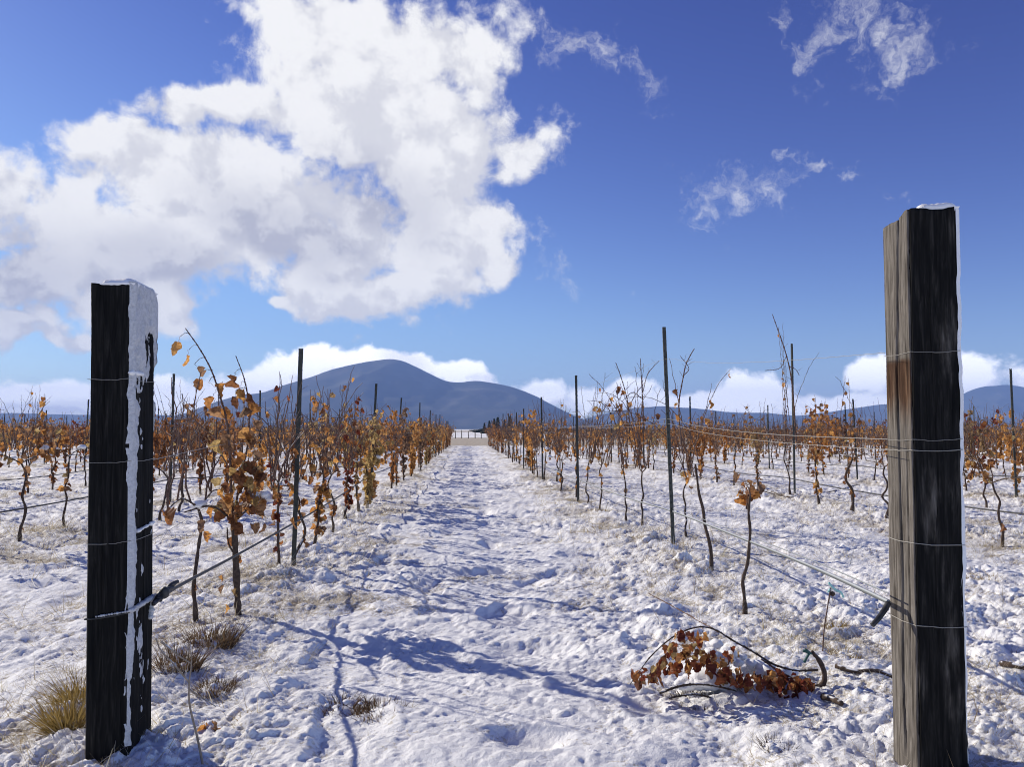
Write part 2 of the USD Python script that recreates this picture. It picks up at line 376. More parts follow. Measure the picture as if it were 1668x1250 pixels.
mat('frost_or_shaded_snow', {'geo': N('geometry'), 'n': N('noise_texture', scale=90.0, detail=5.0, roughness=0.7), 'r': N('rgb_ramp', ramp=[(0.3, (0.44, 0.44, 0.46)), (0.6, (0.62, 0.62, 0.64))]), 'b': N('bump', strength=0.9, distance=0.012),
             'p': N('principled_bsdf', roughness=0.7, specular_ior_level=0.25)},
    [('geo.position', 'n.vector'), ('n.fac', 'r.fac'), ('r.color', 'p.base_color'), ('n.fac', 'b.height'), ('b.normal', 'p.normal')], surface='p.BSDF')  # snow look with the shade on the left post put into its colour
mat('steel_post', {'geo': N('geometry'), 'n': N('noise_texture', scale=30.0, detail=5.0, roughness=0.6), 'r': N('rgb_ramp', ramp=[(0.35, (0.022, 0.026, 0.022)), (0.6, (0.045, 0.045, 0.038)), (0.75, (0.10, 0.055, 0.035))]),
                   'p': N('principled_bsdf', roughness=0.55, metallic=0.0, specular_ior_level=0.4)},
    [('geo.position', 'n.vector'), ('n.fac', 'r.fac'), ('r.color', 'p.base_color')], surface='p.BSDF')
mat('wire', {'p': N('principled_bsdf', base_color=(0.30, 0.28, 0.25), metallic=0.3, roughness=0.5)}, [], surface='p.BSDF')
mat('drip_hose', {'geo': N('geometry'), 'n': N('noise_texture', scale=40.0, detail=3.0), 'r': N('rgb_ramp', ramp=[(0.4, (0.015, 0.015, 0.017)), (0.8, (0.05, 0.048, 0.046))]),
                  'p': N('principled_bsdf', roughness=0.5, specular_ior_level=0.4)}, [('geo.position', 'n.vector'), ('n.fac', 'r.fac'), ('r.color', 'p.base_color')], surface='p.BSDF')
mat('lit_top_grey', {'geo': N('geometry'), 'sx': N('separate_xyz'), 'f': N('map_range', range_type='smoothstep', from_min=0.2, from_max=0.8), 'mx': N('mix_color', a=(0.10, 0.11, 0.11), b=(0.40, 0.42, 0.43), use_clamp=False),
                  'p': N('principled_bsdf', roughness=0.5)}, [('geo.normal', 'sx.vector'), ('sx.z', 'f.value'), ('f.result', 'mx.fac'), ('mx.result', 'p.base_color')], surface='p.BSDF')  # sunlight put into the colour: paler where the surface faces up
mat('teal_plastic', {'p': N('principled_bsdf', base_color=(0.30, 0.58, 0.54), roughness=0.45)}, [], surface='p.BSDF')
mat('dark_green_tie', {'p': N('principled_bsdf', base_color=(0.01, 0.07, 0.06), roughness=0.5)}, [], surface='p.BSDF')
mat('hill', {'geo': N('geometry'), 'n': N('noise_texture', scale=0.004, detail=8.0, roughness=0.6), 'r': N('rgb_ramp', ramp=[(0.36, (0.035, 0.045, 0.04)), (0.52, (0.065, 0.07, 0.06)), (0.64, (0.115, 0.11, 0.09))]),
             'p': N('principled_bsdf', roughness=0.95, specular_ior_level=0.05)}, [('geo.position', 'n.vector'), ('n.fac', 'r.fac'), ('r.color', 'p.base_color')], surface='p.BSDF')
mat('conifer', {'geo': N('geometry'), 'r': N('rgb_ramp', ramp=[(0.0, (0.018, 0.028, 0.018)), (1.0, (0.055, 0.07, 0.04))]), 'p': N('principled_bsdf', roughness=0.9, specular_ior_level=0.1)},
    [('geo.random_per_island', 'r.fac'), ('r.color', 'p.base_color')], surface='p.BSDF')
mat('fence_wood', {'p': N('principled_bsdf', base_color=(0.10, 0.075, 0.055), roughness=0.9)}, [], surface='p.BSDF')

# ------------------------------------------------------------------ the ground: one sheet, fine where it is near
ROWS_L = [-1.42, -4.40, -7.55, -10.7, -13.9, -17.1, -20.3, -23.5, -26.7, -29.9, -33.1, -36.3, -39.5]
ROWS_R = [1.72, 5.30, 8.85, 12.2, 15.5, 18.8, 22.1, 25.4, 28.7, 32.0, 35.3, 38.6]
ROW_END = 65.0


def row_close(x, y):
    "0..1: how near a point is to a vine row"
    d = np.full_like(x, 9.0)
    for r in ROWS_L+ROWS_R:
        d = np.minimum(d, np.abs(x-r))
    return np.clip(1-d/0.75, 0, 1)*((y > 2.0) & (y < ROW_END+1))


def swell(x, y):
    near = 0.05*(fbm2(x*0.45, y*0.45, 3, 2)-0.5)
    rise = 0.0048*np.clip(y-190, 0, 2400)+0.00125*np.clip(y-2600, 0, 20000)
    return near+rise


def relief(x, y, detail=True):
    "(height, bare) of the snow sheet"
    x, y = np.asarray(x, float), np.asarray(y, float)
    h = swell(x, y)
    rc = row_close(x, y)
    ca, sa = math.cos(0.6), math.sin(0.6)
    xr, yr = x*ca-y*sa, x*sa+y*ca
    wx, wy = noise2(x*6.3, y*6.3, 71)-0.5, noise2(x*6.3+40, y*6.3, 72)-0.5
    big = fbm2(xr*1.7, yr*1.7, 11, 2)
    tuss = np.abs(2*noise2(xr*4.1+0.9*wx, yr*4.1+0.9*wy, 12)-1)               # tussocks under the snow: round tops, sharp gaps
    tus2 = np.abs(2*noise2(x*8.7+1.6*wx, y*8.7+1.6*wy, 13)-1)
    tus3 = np.abs(2*noise2(xr*18+2.4*wx, yr*18+2.4*wy, 14)-1)
    rough = np.clip(0.46+1.5*(fbm2(x*1.1, y*1.1, 15, 3)-0.30), 0.44, 1.35)
    rough = rough*(1+0.45*rc)
    path = np.exp(-((x-0.12)/0.62)**2)
    rough = rough*(1-0.30*path)
    h = h+(0.085*(big-0.5)+(0.050*(1-0.45*path)*tuss**1.2+0.038*(1-0.15*path)*tus2+0.028*tus3)*rough)
    if detail:
        fine = np.abs(2*meshkit.fbm(np.stack([x*52, y*52, x*0], -1), 2, 16)-1)
        crumb = np.abs(2*meshkit.noise(np.stack([x*33+wx*3, y*33+wy*3, x*0], -1), 21)-1)
        h = h+(0.012*fine+0.014*crumb)*rough
    pits = np.clip((noise2(x*4.3+9+0.4*wx, y*3.4+0.4*wy, 17)-0.56)/0.16, 0, 1)                 # foot and hoof prints along the path
    h = h-0.058*pits*(0.35+0.65*path)
    h = h+0.045*rc*fbm2(x*3, y*3, 18, 2)
    low = 1-np.clip((0.5*tuss+0.32*tus2+0.18*tus3)*2.2, 0, 1)
    patch = fbm2(x*1.3+3, y*1.3, 19, 3)
    bare = 0.50*low+0.50*np.clip(patch-0.45, 0, 1)*2.0+0.22*rc*patch-0.10*path
    far = np.clip((y-6)/26, 0, 1)
    bare = bare+0.02*far+0.10*far*rc
    dip = np.exp(-((x-1.12)/0.34)**2-((y-3.28)/0.16)**2)
    h = h-0.035*dip
    return h, np.clip(bare, 0, 1)


def ground_z(x, y):
    return float(relief(np.array([float(x)]), np.array([float(y)]), False)[0][0])


ys = [-600, -200, -60, -20, -8, -4, -2, -1, -0.3, 0.2, 0.6, 0.9, 1.2, 1.45, 1.65]
y = 1.8
while y < 70:
    ys.append(y)
    y += max(0.0085, 0.62*y*y/876.0) if y < 34 else max(0.4, 0.03*y-0.2)
while y < 13000:
    ys.append(y); y *= 1.045
ys.append(13000)
ys = np.array(ys)
tt = np.linspace(-1, 1, 1001)
Wd = np.where(ys > 0, 0.80*ys+2.0, 2.0)
inner = tt[None, :]*Wd[:, None]
grow = np.array([0.35, 1.0, 2.5, 6, 15, 40, 120, 400, 1500, 5000])
outL = -Wd[:, None]-grow[::-1][None, :]*(1+0.02*np.maximum(ys, 0))[:, None]
outR = Wd[:, None]+grow[None, :]*(1+0.02*np.maximum(ys, 0))[:, None]
GX = np.clip(np.hstack([outL, inner, outR]), -9000, 9000)
GX = GX+np.linspace(-0.01, 0.01, GX.shape[1])[None, :]
GY = np.broadcast_to(ys[:, None], GX.shape)
GH, GB = relief(GX.ravel(), GY.ravel())
fade = np.clip((GY.ravel()-55)/60, 0, 1)
GH = GH*(1-fade)+fade*swell(GX.ravel(), GY.ravel())
gy = GY.ravel(); gx = GX.ravel()
field = np.clip((gy-(64.5+1.2*noise2(gx*0.7, gy*0.2, 5)))/1.2, 0, 1)*np.clip((150+40*noise2(gx*0.05, gy*0.05, 6)-gy)/12, 0, 1)
field = np.maximum(field, 0.75*np.clip((gy-420)/60, 0, 1)*np.clip((noise2(gx*0.002+3, gy*0.004, 8)-0.35)*4, 0, 1))
ny, nx = GX.shape
ii, jj = np.meshgrid(np.arange(ny-1), np.arange(nx-1), indexing='ij')
q = np.stack([ii*nx+jj, ii*nx+jj+1, (ii+1)*nx+jj+1, (ii+1)*nx+jj], -1).reshape(-1, 4)
gm = usdkit.mesh(stage, '/World/ground', (np.stack([gx, gy, GH], 1), q), LOOK['snow_ground'], smooth=True)
pv = UsdGeom.PrimvarsAPI(gm)
pv.CreatePrimvar('bare', Sdf.ValueTypeNames.FloatArray, 'vertex').Set(Vt.FloatArray.FromNumpy(GB.astype(np.float32)))
pv.CreatePrimvar('field', Sdf.ValueTypeNames.FloatArray, 'vertex').Set(Vt.FloatArray.FromNumpy(field.astype(np.float32)))
tag(gm.GetPrim(), 'thin lumpy snow over rough grass between the vine rows', None, None, 'structure')

# ------------------------------------------------------------------ hills and the air before them
def range_mesh(dist, depth, profile, x0, x1, nx_, seed, rough):
    "a range of hills: ridge line from the (picture x, picture y) profile, a body of real depth in front of it and behind"
    px, py = np.array(profile, float).T
    X = np.linspace(x0, x1, nx_)
    # ridge heights by direction
    rx = np.array([at(a, b, dist)[0] for a, b in profile]); rz = np.array([at(a, b, dist)[2] for a, b in profile])
    H = np.interp(X, rx, rz)
    k = np.ones(9)/9; H = np.convolve(np.pad(H, 4, mode='edge'), k, 'valid')
    H = H+14*(meshkit.fbm(np.stack([X/260, X*0, X*0], -1), 4, seed)-0.5)
    V = np.linspace(-1, 1, 90)
    XX, VV = np.meshgrid(X, V)
    base = swell(XX, np.full_like(XX, dist)+VV*depth)-6
    g = np.abs(2*meshkit.fbm(np.stack([XX/650, VV*depth/900, XX*0], -1), 4, seed)-1)
    sh = np.clip(1-np.abs(VV), 0, 1)**1.25
    Z = base+(np.interp(XX, X, H)-base)*sh*(1-rough*g*np.clip(np.abs(VV)*3, 0, 1))
    YY = dist+VV*depth+XX*0
    n_y, n_x = XX.shape
    i, j = np.meshgrid(np.arange(n_y-1), np.arange(n_x-1), indexing='ij')
    qq = np.stack([i*n_x+j, i*n_x+j+1, (i+1)*n_x+j+1, (i+1)*n_x+j], -1).reshape(-1, 4)
    return np.stack([XX.ravel(), YY.ravel(), Z.ravel()], 1), qq


main_profile = [(60, 694), (180, 693), (240, 688), (300, 676), (350, 655), (395, 642), (425, 640), (470, 625), (510, 612), (540, 600), (575, 592), (605, 587), (632, 583), (655, 586), (690, 603), (725, 620), (750, 623), (772, 619), (800, 622), (835, 630), (865, 641), (890, 655), (920, 670), (945, 682), (975, 690), (1010, 694), (1200, 696)]
right_profile = [(800, 697), (900, 694), (940, 686), (975, 676), (1000, 670), (1040, 664), (1078, 661), (1120, 664), (1160, 668), (1200, 672), (1250, 672), (1300, 678), (1340, 672), (1400, 664), (1440, 658), (1480, 664), (1540, 668), (1570, 640), (1600, 628), (1640, 626), (1668, 630), (1720, 640), (1800, 660), (1900, 690)]
left_profile = [(-420, 690), (-300, 672), (-200, 668), (-100, 674), (0, 673), (60, 674), (140, 676), (220, 674), (300, 678), (380, 684), (460, 694)]
for prof, dist, depth, nm, lab, sd in ((main_profile, 8200, 2100, 'mountain', 'broad blue mountain with a cloud lying on its summit', 31),
                                       (right_profile, 9600, 1500, 'hills', 'low blue hills right of the mountain', 33),
                                       (left_profile, 10400, 1300, 'hills', 'long low blue hills left of the mountain', 35)):
    xs = [at(a, b, dist)[0] for a, b in prof]
    vq = range_mesh(dist, depth, prof, min(xs), max(xs), 420, sd, 0.42)
    solo(nm, vq, 'hill', lab, kind='structure', smooth=True)
mat('haze_air', {'v': N('principled_volume', color=(0.34, 0.52, 1.0), density=8.5e-5, anisotropy=0.0)}, [], volume='v.volume')
hz = trimesh.creation.box([19200, 14200, 742]); hz.apply_translation([0, 6300, 363])
solo('haze', hz, 'haze_air', 'thin blue air over the plain', kind='stuff')

# ------------------------------------------------------------------ the two timber end posts
def weathered_post(w, d, h, seed, crack_face, bevel=0.008, top_tilt=(0, 0), bury=0.25):
    "a square sleeper post with grain furrows, a split and a worn top: vertices, triangles, weather and stain per vertex"
    per, rows = 168, 190
    s = np.linspace(0, 1, per, endpoint=False)*4
    side = s.astype(int) % 4; t = s-np.floor(s)
    e = 0.5-np.abs(t-0.5)
    cx = np.array([-1, 1, 1, -1.0]); cy = np.array([-1, -1, 1, 1.0])
    x = cx[side]*(1-t)+cx[(side+1) % 4]*t
    y_ = cy[side]*(1-t)+cy[(side+1) % 4]*t
    nxs = np.array([0, 1, 0, -1.0])[side]; nys = np.array([-1, 0, 1, 0.0])[side]
    z = np.linspace(-bury, h, rows)
    SS, ZZ = np.meshgrid(s, z)
    P = np.zeros((rows, per, 3))
    fac = 1-np.clip((0.045-e)/0.045, 0, 1)**2*0.5*bevel/(min(w, d)/2)*2
    P[..., 0] = x*w/2*fac; P[..., 1] = y_*d/2*fac; P[..., 2] = ZZ
    pt = np.stack([P[..., 0]*55, P[..., 1]*55, ZZ*3.0], -1)
    furrow = meshkit.fbm(pt, 3, seed)-0.5
    slow = meshkit.fbm(np.stack([P[..., 0]*9, P[..., 1]*9, ZZ*1.6], -1), 3, seed+5)-0.5
    disp = 0.0042*furrow+0.013*slow
    # split along one face
    for f, c, wd, dp, z0, z1 in crack_face:
        line = c+0.05*np.sin(ZZ*2.1+f)+0.10*(meshkit.noise(np.stack([ZZ*3.3, ZZ*0+f, ZZ*0], -1), seed+9)-0.5)
        a = np.clip(1-np.abs(np.where(side[None, :] == f, t[None, :], 9)-line)/wd, 0, 1)
        live = np.clip((ZZ-z0)/0.1, 0, 1)*np.clip((z1-ZZ)/0.1, 0, 1)
        disp = disp-dp*a*live
    edge = np.clip((0.05-e)/0.05, 0, 1)[None, :]
    disp = disp-0.020*edge*np.clip(meshkit.fbm(np.stack([P[..., 0]*14, P[..., 1]*14, ZZ*11], -1), 3, seed+3)-0.48, 0, 1)*2.4
    P[..., 0] += nxs*disp; P[..., 1] += nys*disp
    # worn top
    topn = np.clip((ZZ-(h-0.12))/0.12, 0, 1)
    lift = 0.016*(meshkit.noise(np.stack([P[..., 0]*32, P[..., 1]*32, ZZ*0], -1), seed+7)-0.6)+top_tilt[0]*P[..., 0]+top_tilt[1]*P[..., 1]
    P[..., 2] += lift*topn
    v = P.reshape(-1, 3)
    i, j = np.meshgrid(np.arange(rows-1), np.arange(per), indexing='ij')
    qd = np.stack([i*per+j, i*per+(j+1) % per, (i+1)*per+(j+1) % per, (i+1)*per+j], -1).reshape(-1, 4)
    f = [np.vstack([qd[:, [0, 1, 2]], qd[:, [0, 2, 3]]])]
    last = (rows-1)*per; n = len(v); extra = []
    for k, sc in enumerate((0.86, 0.66, 0.42, 0.2)):
        ring = P[-1].copy(); ring[:, :2] *= sc
        ring[:, 2] = h+top_tilt[0]*ring[:, 0]+top_tilt[1]*ring[:, 1]+0.006*(meshkit.noise(np.stack([ring[:, 0]*90, ring[:, 1]*90, ring[:, 0]*0], -1), seed+2)-0.4)-0.004
        extra.append(ring)
        a = np.arange(per); b0 = last if k == 0 else n+(k-1)*per; b1 = n+k*per
        f.append(np.vstack([np.stack([b0+a, b0+(a+1) % per, b1+(a+1) % per], 1), np.stack([b0+a, b1+(a+1) % per, b1+a], 1)]))
    extra.append(np.array([[0, 0, h-0.003]])); b1 = n+3*per; a = np.arange(per)
    f.append(np.stack([b1+a, b1+(a+1) % per, np.full(per, n+4*per)], 1))
    v = np.vstack([v]+extra)
    sd = np.concatenate([np.tile(side, rows), np.full(per*4+1, 9)])
    return v, np.vstack(f), sd


def snow_sheet(axis, c, u0, u1, z0, z1, thick, nu=60, nz=220):
    "snow plastered on a face: thickness from a function, sinking into the wood where there is none"
    U, Z = np.meshgrid(np.linspace(u0, u1, nu), np.linspace(z0, z1, nz))
    T = thick(U, Z)
    if axis == 'x':
        v = np.stack([c+T, U, Z], -1)
    else:
        v = np.stack([U, c+T, Z], -1)
    i, j = np.meshgrid(np.arange(nz-1), np.arange(nu-1), indexing='ij')
    qd = np.stack([i*nu+j, i*nu+j+1, (i+1)*nu+j+1, (i+1)*nu+j], -1).reshape(-1, 4)
    keep = (T.ravel()[qd] > -0.006).any(1)
    qd = qd[keep]
    live, inv = np.unique(qd.ravel(), return_inverse=True)
    return v.reshape(-1, 3)[live], inv.reshape(-1, 4)


def dome_snow(w, d, hgt, seed, nn=44, over=0.006):
    "a cap of snow with rounded shoulders over a rectangle, its underside closed"
    u = np.linspace(-1, 1, nn); U, Vv = np.meshgrid(u, u)
    r = np.maximum(np.abs(U)**6+np.abs(Vv)**6, 0)**(1/6)
    T = hgt*np.clip(1-r**5, 0, 1)**0.6*(0.75+0.5*meshkit.noise(np.stack([U*2.3, Vv*2.3, U*0], -1), seed))
    T += 0.004*(meshkit.noise(np.stack([U*9, Vv*9, U*0], -1), seed+1)-0.5)*(r < 0.98)
    top = np.stack([U*(w/2+over), Vv*(d/2+over), T], -1).reshape(-1, 3)
    bot = np.stack([U*(w/2), Vv*(d/2), T*0-0.012], -1).reshape(-1, 3)
    i, j = np.meshgrid(np.arange(nn-1), np.arange(nn-1), indexing='ij')
    qd = np.stack([i*nn+j, i*nn+j+1, (i+1)*nn+j+1, (i+1)*nn+j], -1).reshape(-1, 4)
    f = [qd, qd[:, ::-1]+nn*nn]
    b = np.concatenate([np.arange(nn), np.arange(1, nn)*nn+nn-1, (nn-1)*nn+np.arange(nn-2, -1, -1), np.arange(nn-2, 0, -1)*nn])
    bn = np.roll(b, -1)
    f.append(np.stack([b, b+nn*nn, bn+nn*nn, bn], 1))
    return np.vstack([top, bot]), np.vstack(f)


def square_loop(w, d, z0, slope, r, seed, snow=False):
    "a wire wound round a square post, sagging a little on each side"
    rg = np.random.default_rng(seed)
    c = np.array([(-w/2, -d/2), (w/2, -d/2), (w/2, d/2), (-w/2, d/2)])
    pts = []
    for k in range(4):
        a, b = c[k], c[(k+1) % 4]
        for t in np.linspace(0, 1, 7)[:-1]:
            p = a+(b-a)*t
            pts.append((*p, z0+slope*p[0]+0.10*slope*p[1]-0.004*math.sin(t*math.pi)+rg.normal(0, 0.0007)))
    pts.append(pts[0])
    return tube(pts, r, 6)


def build_post(name, label, base, w, d, h, seed, cracks, tilt, rot, pale_side, stain_range, loops, lean, worn=0.06):
    t = thing(name, label, 'post', base, rot)
    t.GetAttribute('xformOp:rotateZ').Set(0.0)
    R = Gf.Matrix4d(math.cos(rot), math.sin(rot), 0, 0, -math.sin(rot), math.cos(rot), 0, 0, lean, 0, 1, 0, 0, 0, 0, 1)
    R = Gf.Matrix4d(Gf.Rotation(Gf.Vec3d(0, 0, 1), math.degrees(rot))*Gf.Rotation(Gf.Vec3d(0, 1, 0), lean), Gf.Vec3d(0, 0, 0))
    UsdGeom.Xform(t).AddTransformOp().Set(R)
    v, f, sd = weathered_post(w, d, h, seed, cracks, top_tilt=tilt)
    body = part(t, 'timber', (v, f), 'timber', smooth=True)
    pale_v = np.where(sd == pale_side, 0.98, worn)  # one chosen side takes the paler ramp, the others mostly the dark one
    pale_v = np.where(sd == 9, 0.6, pale_v)
    st = np.zeros(len(v))
    if stain_range:
        z0, z1 = stain_range
        st = np.where(sd == pale_side, np.clip((v[:, 2]-z0)/0.16, 0, 1)*np.clip((z1-v[:, 2])/0.02, 0, 1), 0)
    api = UsdGeom.PrimvarsAPI(body)
    api.CreatePrimvar('paleness', Sdf.ValueTypeNames.FloatArray, 'vertex').Set(Vt.FloatArray.FromNumpy(pale_v.astype(np.float32)))
    api.CreatePrimvar('stain', Sdf.ValueTypeNames.FloatArray, 'vertex').Set(Vt.FloatArray.FromNumpy((st*0.95).astype(np.float32)))
    for k, (z, sl, r, lk) in enumerate(loops):
        part(t, 'wire_loop', square_loop(w+0.004, d+0.004, z, sl, r, seed+k), lk, smooth=True)
    return t


PL = at(172, 1225, 2.74); PL[1] += 0.105; PL[2] = ground_z(PL[0], PL[1])
zl = lambda py: at(172, py, 2.74)[2]-PL[2]
HL = zl(460)
post_left = build_post('wooden_post', 'black square wooden end post with snow plastered down its right side', PL, 0.139, 0.215, HL, 41,
                       [(0, 0.3, 0.02, 0.006, 0.2, 1.3), (1, 0.55, 0.03, 0.006, 0.1, 1.2)], (0.01, 0.03), rad(1.5), 3, None,
                       [(zl(617), 0.0, 0.0009, 'wire'), (zl(752), 0.02, 0.0009, 'wire'), (zl(884), 0.05, 0.0009, 'wire'), (zl(1003), 0.13, 0.0028, 'drip_hose')], -1.15)


def left_snow(U, Z):
    # U runs along the right face from its near edge (-) to its far edge (+)
    u = (U+0.1075)/0.215
    nz = meshkit.fbm(np.stack([U*26, Z*9, U*0], -1), 4, 77)
    ng = meshkit.fbm(np.stack([U*60, Z*40, U*0], -1), 3, 78)
    top = np.clip((Z-(HL-0.34))/0.10, 0, 1)
    bare_spot = np.clip((u-0.42)/0.15, 0, 1)*np.clip((HL-0.13-Z)/0.05, 0, 1)
    strip = np.clip(1.15-u/np.clip(0.36+0.35*(Z-0.95), 0.105, 0.55), -0.6, 1)
    cov = np.maximum(top*(1.0-0.75*bare_spot), strip*0.9)
    back = np.clip(1-np.abs(u-0.98)/0.05, 0, 1)*np.clip((Z-HL+0.62)/0.2, 0, 1)*0.6
    cov = np.maximum(cov, back)
    lock = np.clip(1-u/0.16, 0, 1)
    T = (cov-0.44+(1.6-0.5*lock)*(nz-0.5)+0.35*(ng-0.5))*0.026+0.005*(ng-0.5)
    # shoulder at both vertical edges
    corner = np.hypot(np.clip((u-0.72)/0.28, 0, 2), np.clip((Z-(HL-0.055))/0.055, 0, 2))
    T = np.minimum(T, 0.012)-0.03*np.clip(corner-0.95, 0, 1)-0.02*np.clip((0.02-u)/0.02, 0, 1)-0.02*np.clip((u-0.985)/0.015, 0, 1)
    return T


part(post_left, 'snow_crust', snow_sheet('x', 0.0695, -0.109, 0.109, 0.02, HL+0.004, left_snow, 70, 320), 'frost_or_shaded_snow', smooth=True)
cv, cf = dome_snow(0.105, 0.205, 0.020, 51); cv[:, 0] += 0.020; cv[:, 2] += HL-0.002
part(post_left, 'snow_cap', (cv, cf), 'snow', smooth=50)


def clod(r, seed, flat=0.7, sub=2):
    "a lump of snow"
    mm = trimesh.creation.icosphere(sub, 1.0)
    v = np.array(mm.vertices)
    n1 = meshkit.fbm(v*1.6+seed*3.1, 3, seed)-0.5
    v = v*(1+0.75*n1)[:, None]
    v[:, 2] *= flat
    return v*r, np.array(mm.faces)


def lump_line(pts, r, seed, step=0.012):
    "snow sitting on a wire: overlapping lumps along a line"
    rg = np.random.default_rng(seed); out = []
    p = np.asarray(pts)
    for k in range(len(p)):
        a, f = clod(r*rg.uniform(0.6, 1.25), seed*31+k, 0.8, 1)
        out.append((a+p[k]+[0, 0, r*0.5], f))
    return join(out)


# snow on the lowest winding of the left post
ln = [(x, -0.110, zl(1003)+0.13*x) for x in np.linspace(-0.035, 0.066, 13)]
part(post_left, 'snow_lump', lump_line(ln, 0.0052, 3), 'frost_or_shaded_snow', smooth=True)
ln = [(0.074, u, zl(1003)+0.009+0.02*(u+0.1)) for u in np.linspace(-0.105, 0.108, 22)]
part(post_left, 'snow_lump', lump_line(ln, 0.0095, 4), 'frost_or_shaded_snow', smooth=True)
ln = [(0.070, 0.092-0.003*k, zl(1003)+0.012-0.011*k) for k in range(7)]
part(post_left, 'snow_lump', lump_line(ln, 0.012, 6), 'frost_or_shaded_snow', smooth=True)
ln = [(0.072, u, zl(884)+0.02+0.09*(u+0.1)) for u in np.linspace(-0.05, 0.100, 12)]
part(post_left, 'snow_lump', lump_line(ln, 0.008, 5), 'snow', smooth=True)
ln = [(0.070, u, zl(610)+0.02*(u+0.1)) for u in np.linspace(-0.115, -0.02, 7)]
part(post_left, 'snow_lump', lump_line(ln, 0.010, 8), 'snow', smooth=True)

PR = at(1540, 1275, 2.50); PR[1] += 0.083; PR[2] = ground_z(PR[0], PR[1])
zr = lambda py: at(1522, py, 2.50)[2]-PR[2]
HR = zr(345)
post_right = build_post('wooden_post', 'tall square wooden end post with pale cracked left side and snow rim', PR, 0.163, 0.165, HR, 61,
                        [(3, 0.52, 0.045, 0.020, 0.0, 1.95), (3, 0.80, 0.03, 0.006, 0.2, 1.2), (0, 0.4, 0.02, 0.005, 0.3, 1.6)], (0.06, -0.16), rad(-0.5), 3, (zr(722), zr(578)),
                        [(zr(572), 0.03, 0.0009, 'wire'), (zr(733), 0.02, 0.0015, 'wire'), (zr(716), 0.02, 0.0009, 'wire'), (zr(887), -0.03, 0.0014, 'wire'), (zr(1021), -0.03, 0.0013, 'wire')], 0.6, 0.31)


def right_snow(U, Z):
    u = (U+0.083)/0.166
    nz = meshkit.fbm(np.stack([U*24, Z*11, U*0], -1), 4, 87)
    high = np.clip((Z-0.25)/1.3, 0, 1)
    T = (0.25+0.75*high-0.30+0.9*(nz-0.5))*0.019
    return np.minimum(T, 0.013)-0.02*np.clip((0.02-u)/0.02, 0, 1)


part(post_right, 'snow_crust', snow_sheet('x', 0.0812, -0.082, 0.084, 0.02, HR+0.012, right_snow, 50, 300), 'snow', smooth=True)
cv, cf = dome_snow(0.125, 0.155, 0.024, 52); cv[:, 0] += 0.026; cv[:, 2] += HR+0.002+0.06*cv[:, 0]-0.16*cv[:, 1]
part(post_right, 'snow_cap', (cv, cf), 'snow', smooth=50)

# ------------------------------------------------------------------ leaves and vines
rng = random.Random(7)
_out = [(0.10, -0.02), (0.30, -0.02), (0.42, 0.14), (0.49, 0.30), (0.42, 0.42), (0.43, 0.58), (0.28, 0.68), (0.16, 0.82), (0.0, 0.96)]
_edge = np.array([(0, 0.06)]+_out[:-1]+[_out[-1]]+[(-a, b) for a, b in _out[-2::-1]])


def leaf_mesh(size, seed, petiole=True):
    "a dried, curled, lobed vine leaf hanging along +y of its own frame, stalk at the origin"
    rg = np.random.default_rng(seed)
    e = _edge*np.array([rg.uniform(0.75, 1.1), rg.uniform(0.85, 1.1)])
    e = e+rg.normal(0, 0.025, e.shape)
    mid = np.array([[0, 0.22], [0, 0.46], [0, 0.72]])
    P = np.vstack([e, mid])
    curl, fold, twist = rg.uniform(0.4, 2.2), rg.uniform(0.4, 2.2), rg.normal(0, 1.1)
    x, y_ = P[:, 0], P[:, 1]
    r = np.abs(x)
    z = fold*r*r*1.4+curl*0.32*(y_-0.3)**2*np.sign(rg.normal())+twist*x*y_*0.5+rg.normal(0, 0.06, len(P))
    xx = x*(1-0.30*fold*r)
    v = np.stack([xx, y_, z], 1)
    n = len(e); a, b, c = n, n+1, n+2
    spine = []
    for k in range(n):
        k2 = (k+1) % n
        ym = (e[k, 1]+e[k2, 1])/2
        spine.append((k, k2, a if ym < 0.3 else (b if ym < 0.62 else c)))
    f = spine
    # close the seams between the fans along the midrib
    half = [k for k in range(n)]
    for k in range(n):
        k2 = (k+1) % n
        s0, s1 = spine[k-1][2], spine[k][2]
        if s0 != s1:
            f = f+[(k, s1, s0)]
    v = v*size
    if petiole:
        pt = tube([(0, -0.45*size, -0.1*size), (0, -0.2*size, 0.03*size), (0, 0.07*size, 0)], [0.016*size, 0.013*size, 0.012*size], 3)
        return join([(v, f), pt])
    return v, np.array(f)


def leaf_frame(rg, droop=0.8):
    "rotation of a hanging leaf: tip mostly down"
    az, tip = rg.uniform(0, 2*math.pi), rg.uniform(0.0, 1.2)*droop
    down = np.array([math.sin(tip)*math.cos(az), math.sin(tip)*math.sin(az), -math.cos(tip)])
    az2 = rg.uniform(0, 2*math.pi)
    n = np.array([math.cos(az2), math.sin(az2), rg.uniform(-0.3, 0.3)])
    n = n-down*np.dot(n, down); n /= np.linalg.norm(n)
    return np.stack([np.cross(down, n), down, n], 1)


def put_leaf(p, size, rg, petiole=True, droop=0.8, k=None):
    v, f = leaf_mesh(size, rg.randrange(1 << 30), petiole)
    R = leaf_frame(rg, droop)
    return v@R.T+np.asarray(p)+R[:, 1]*0.45*size, f


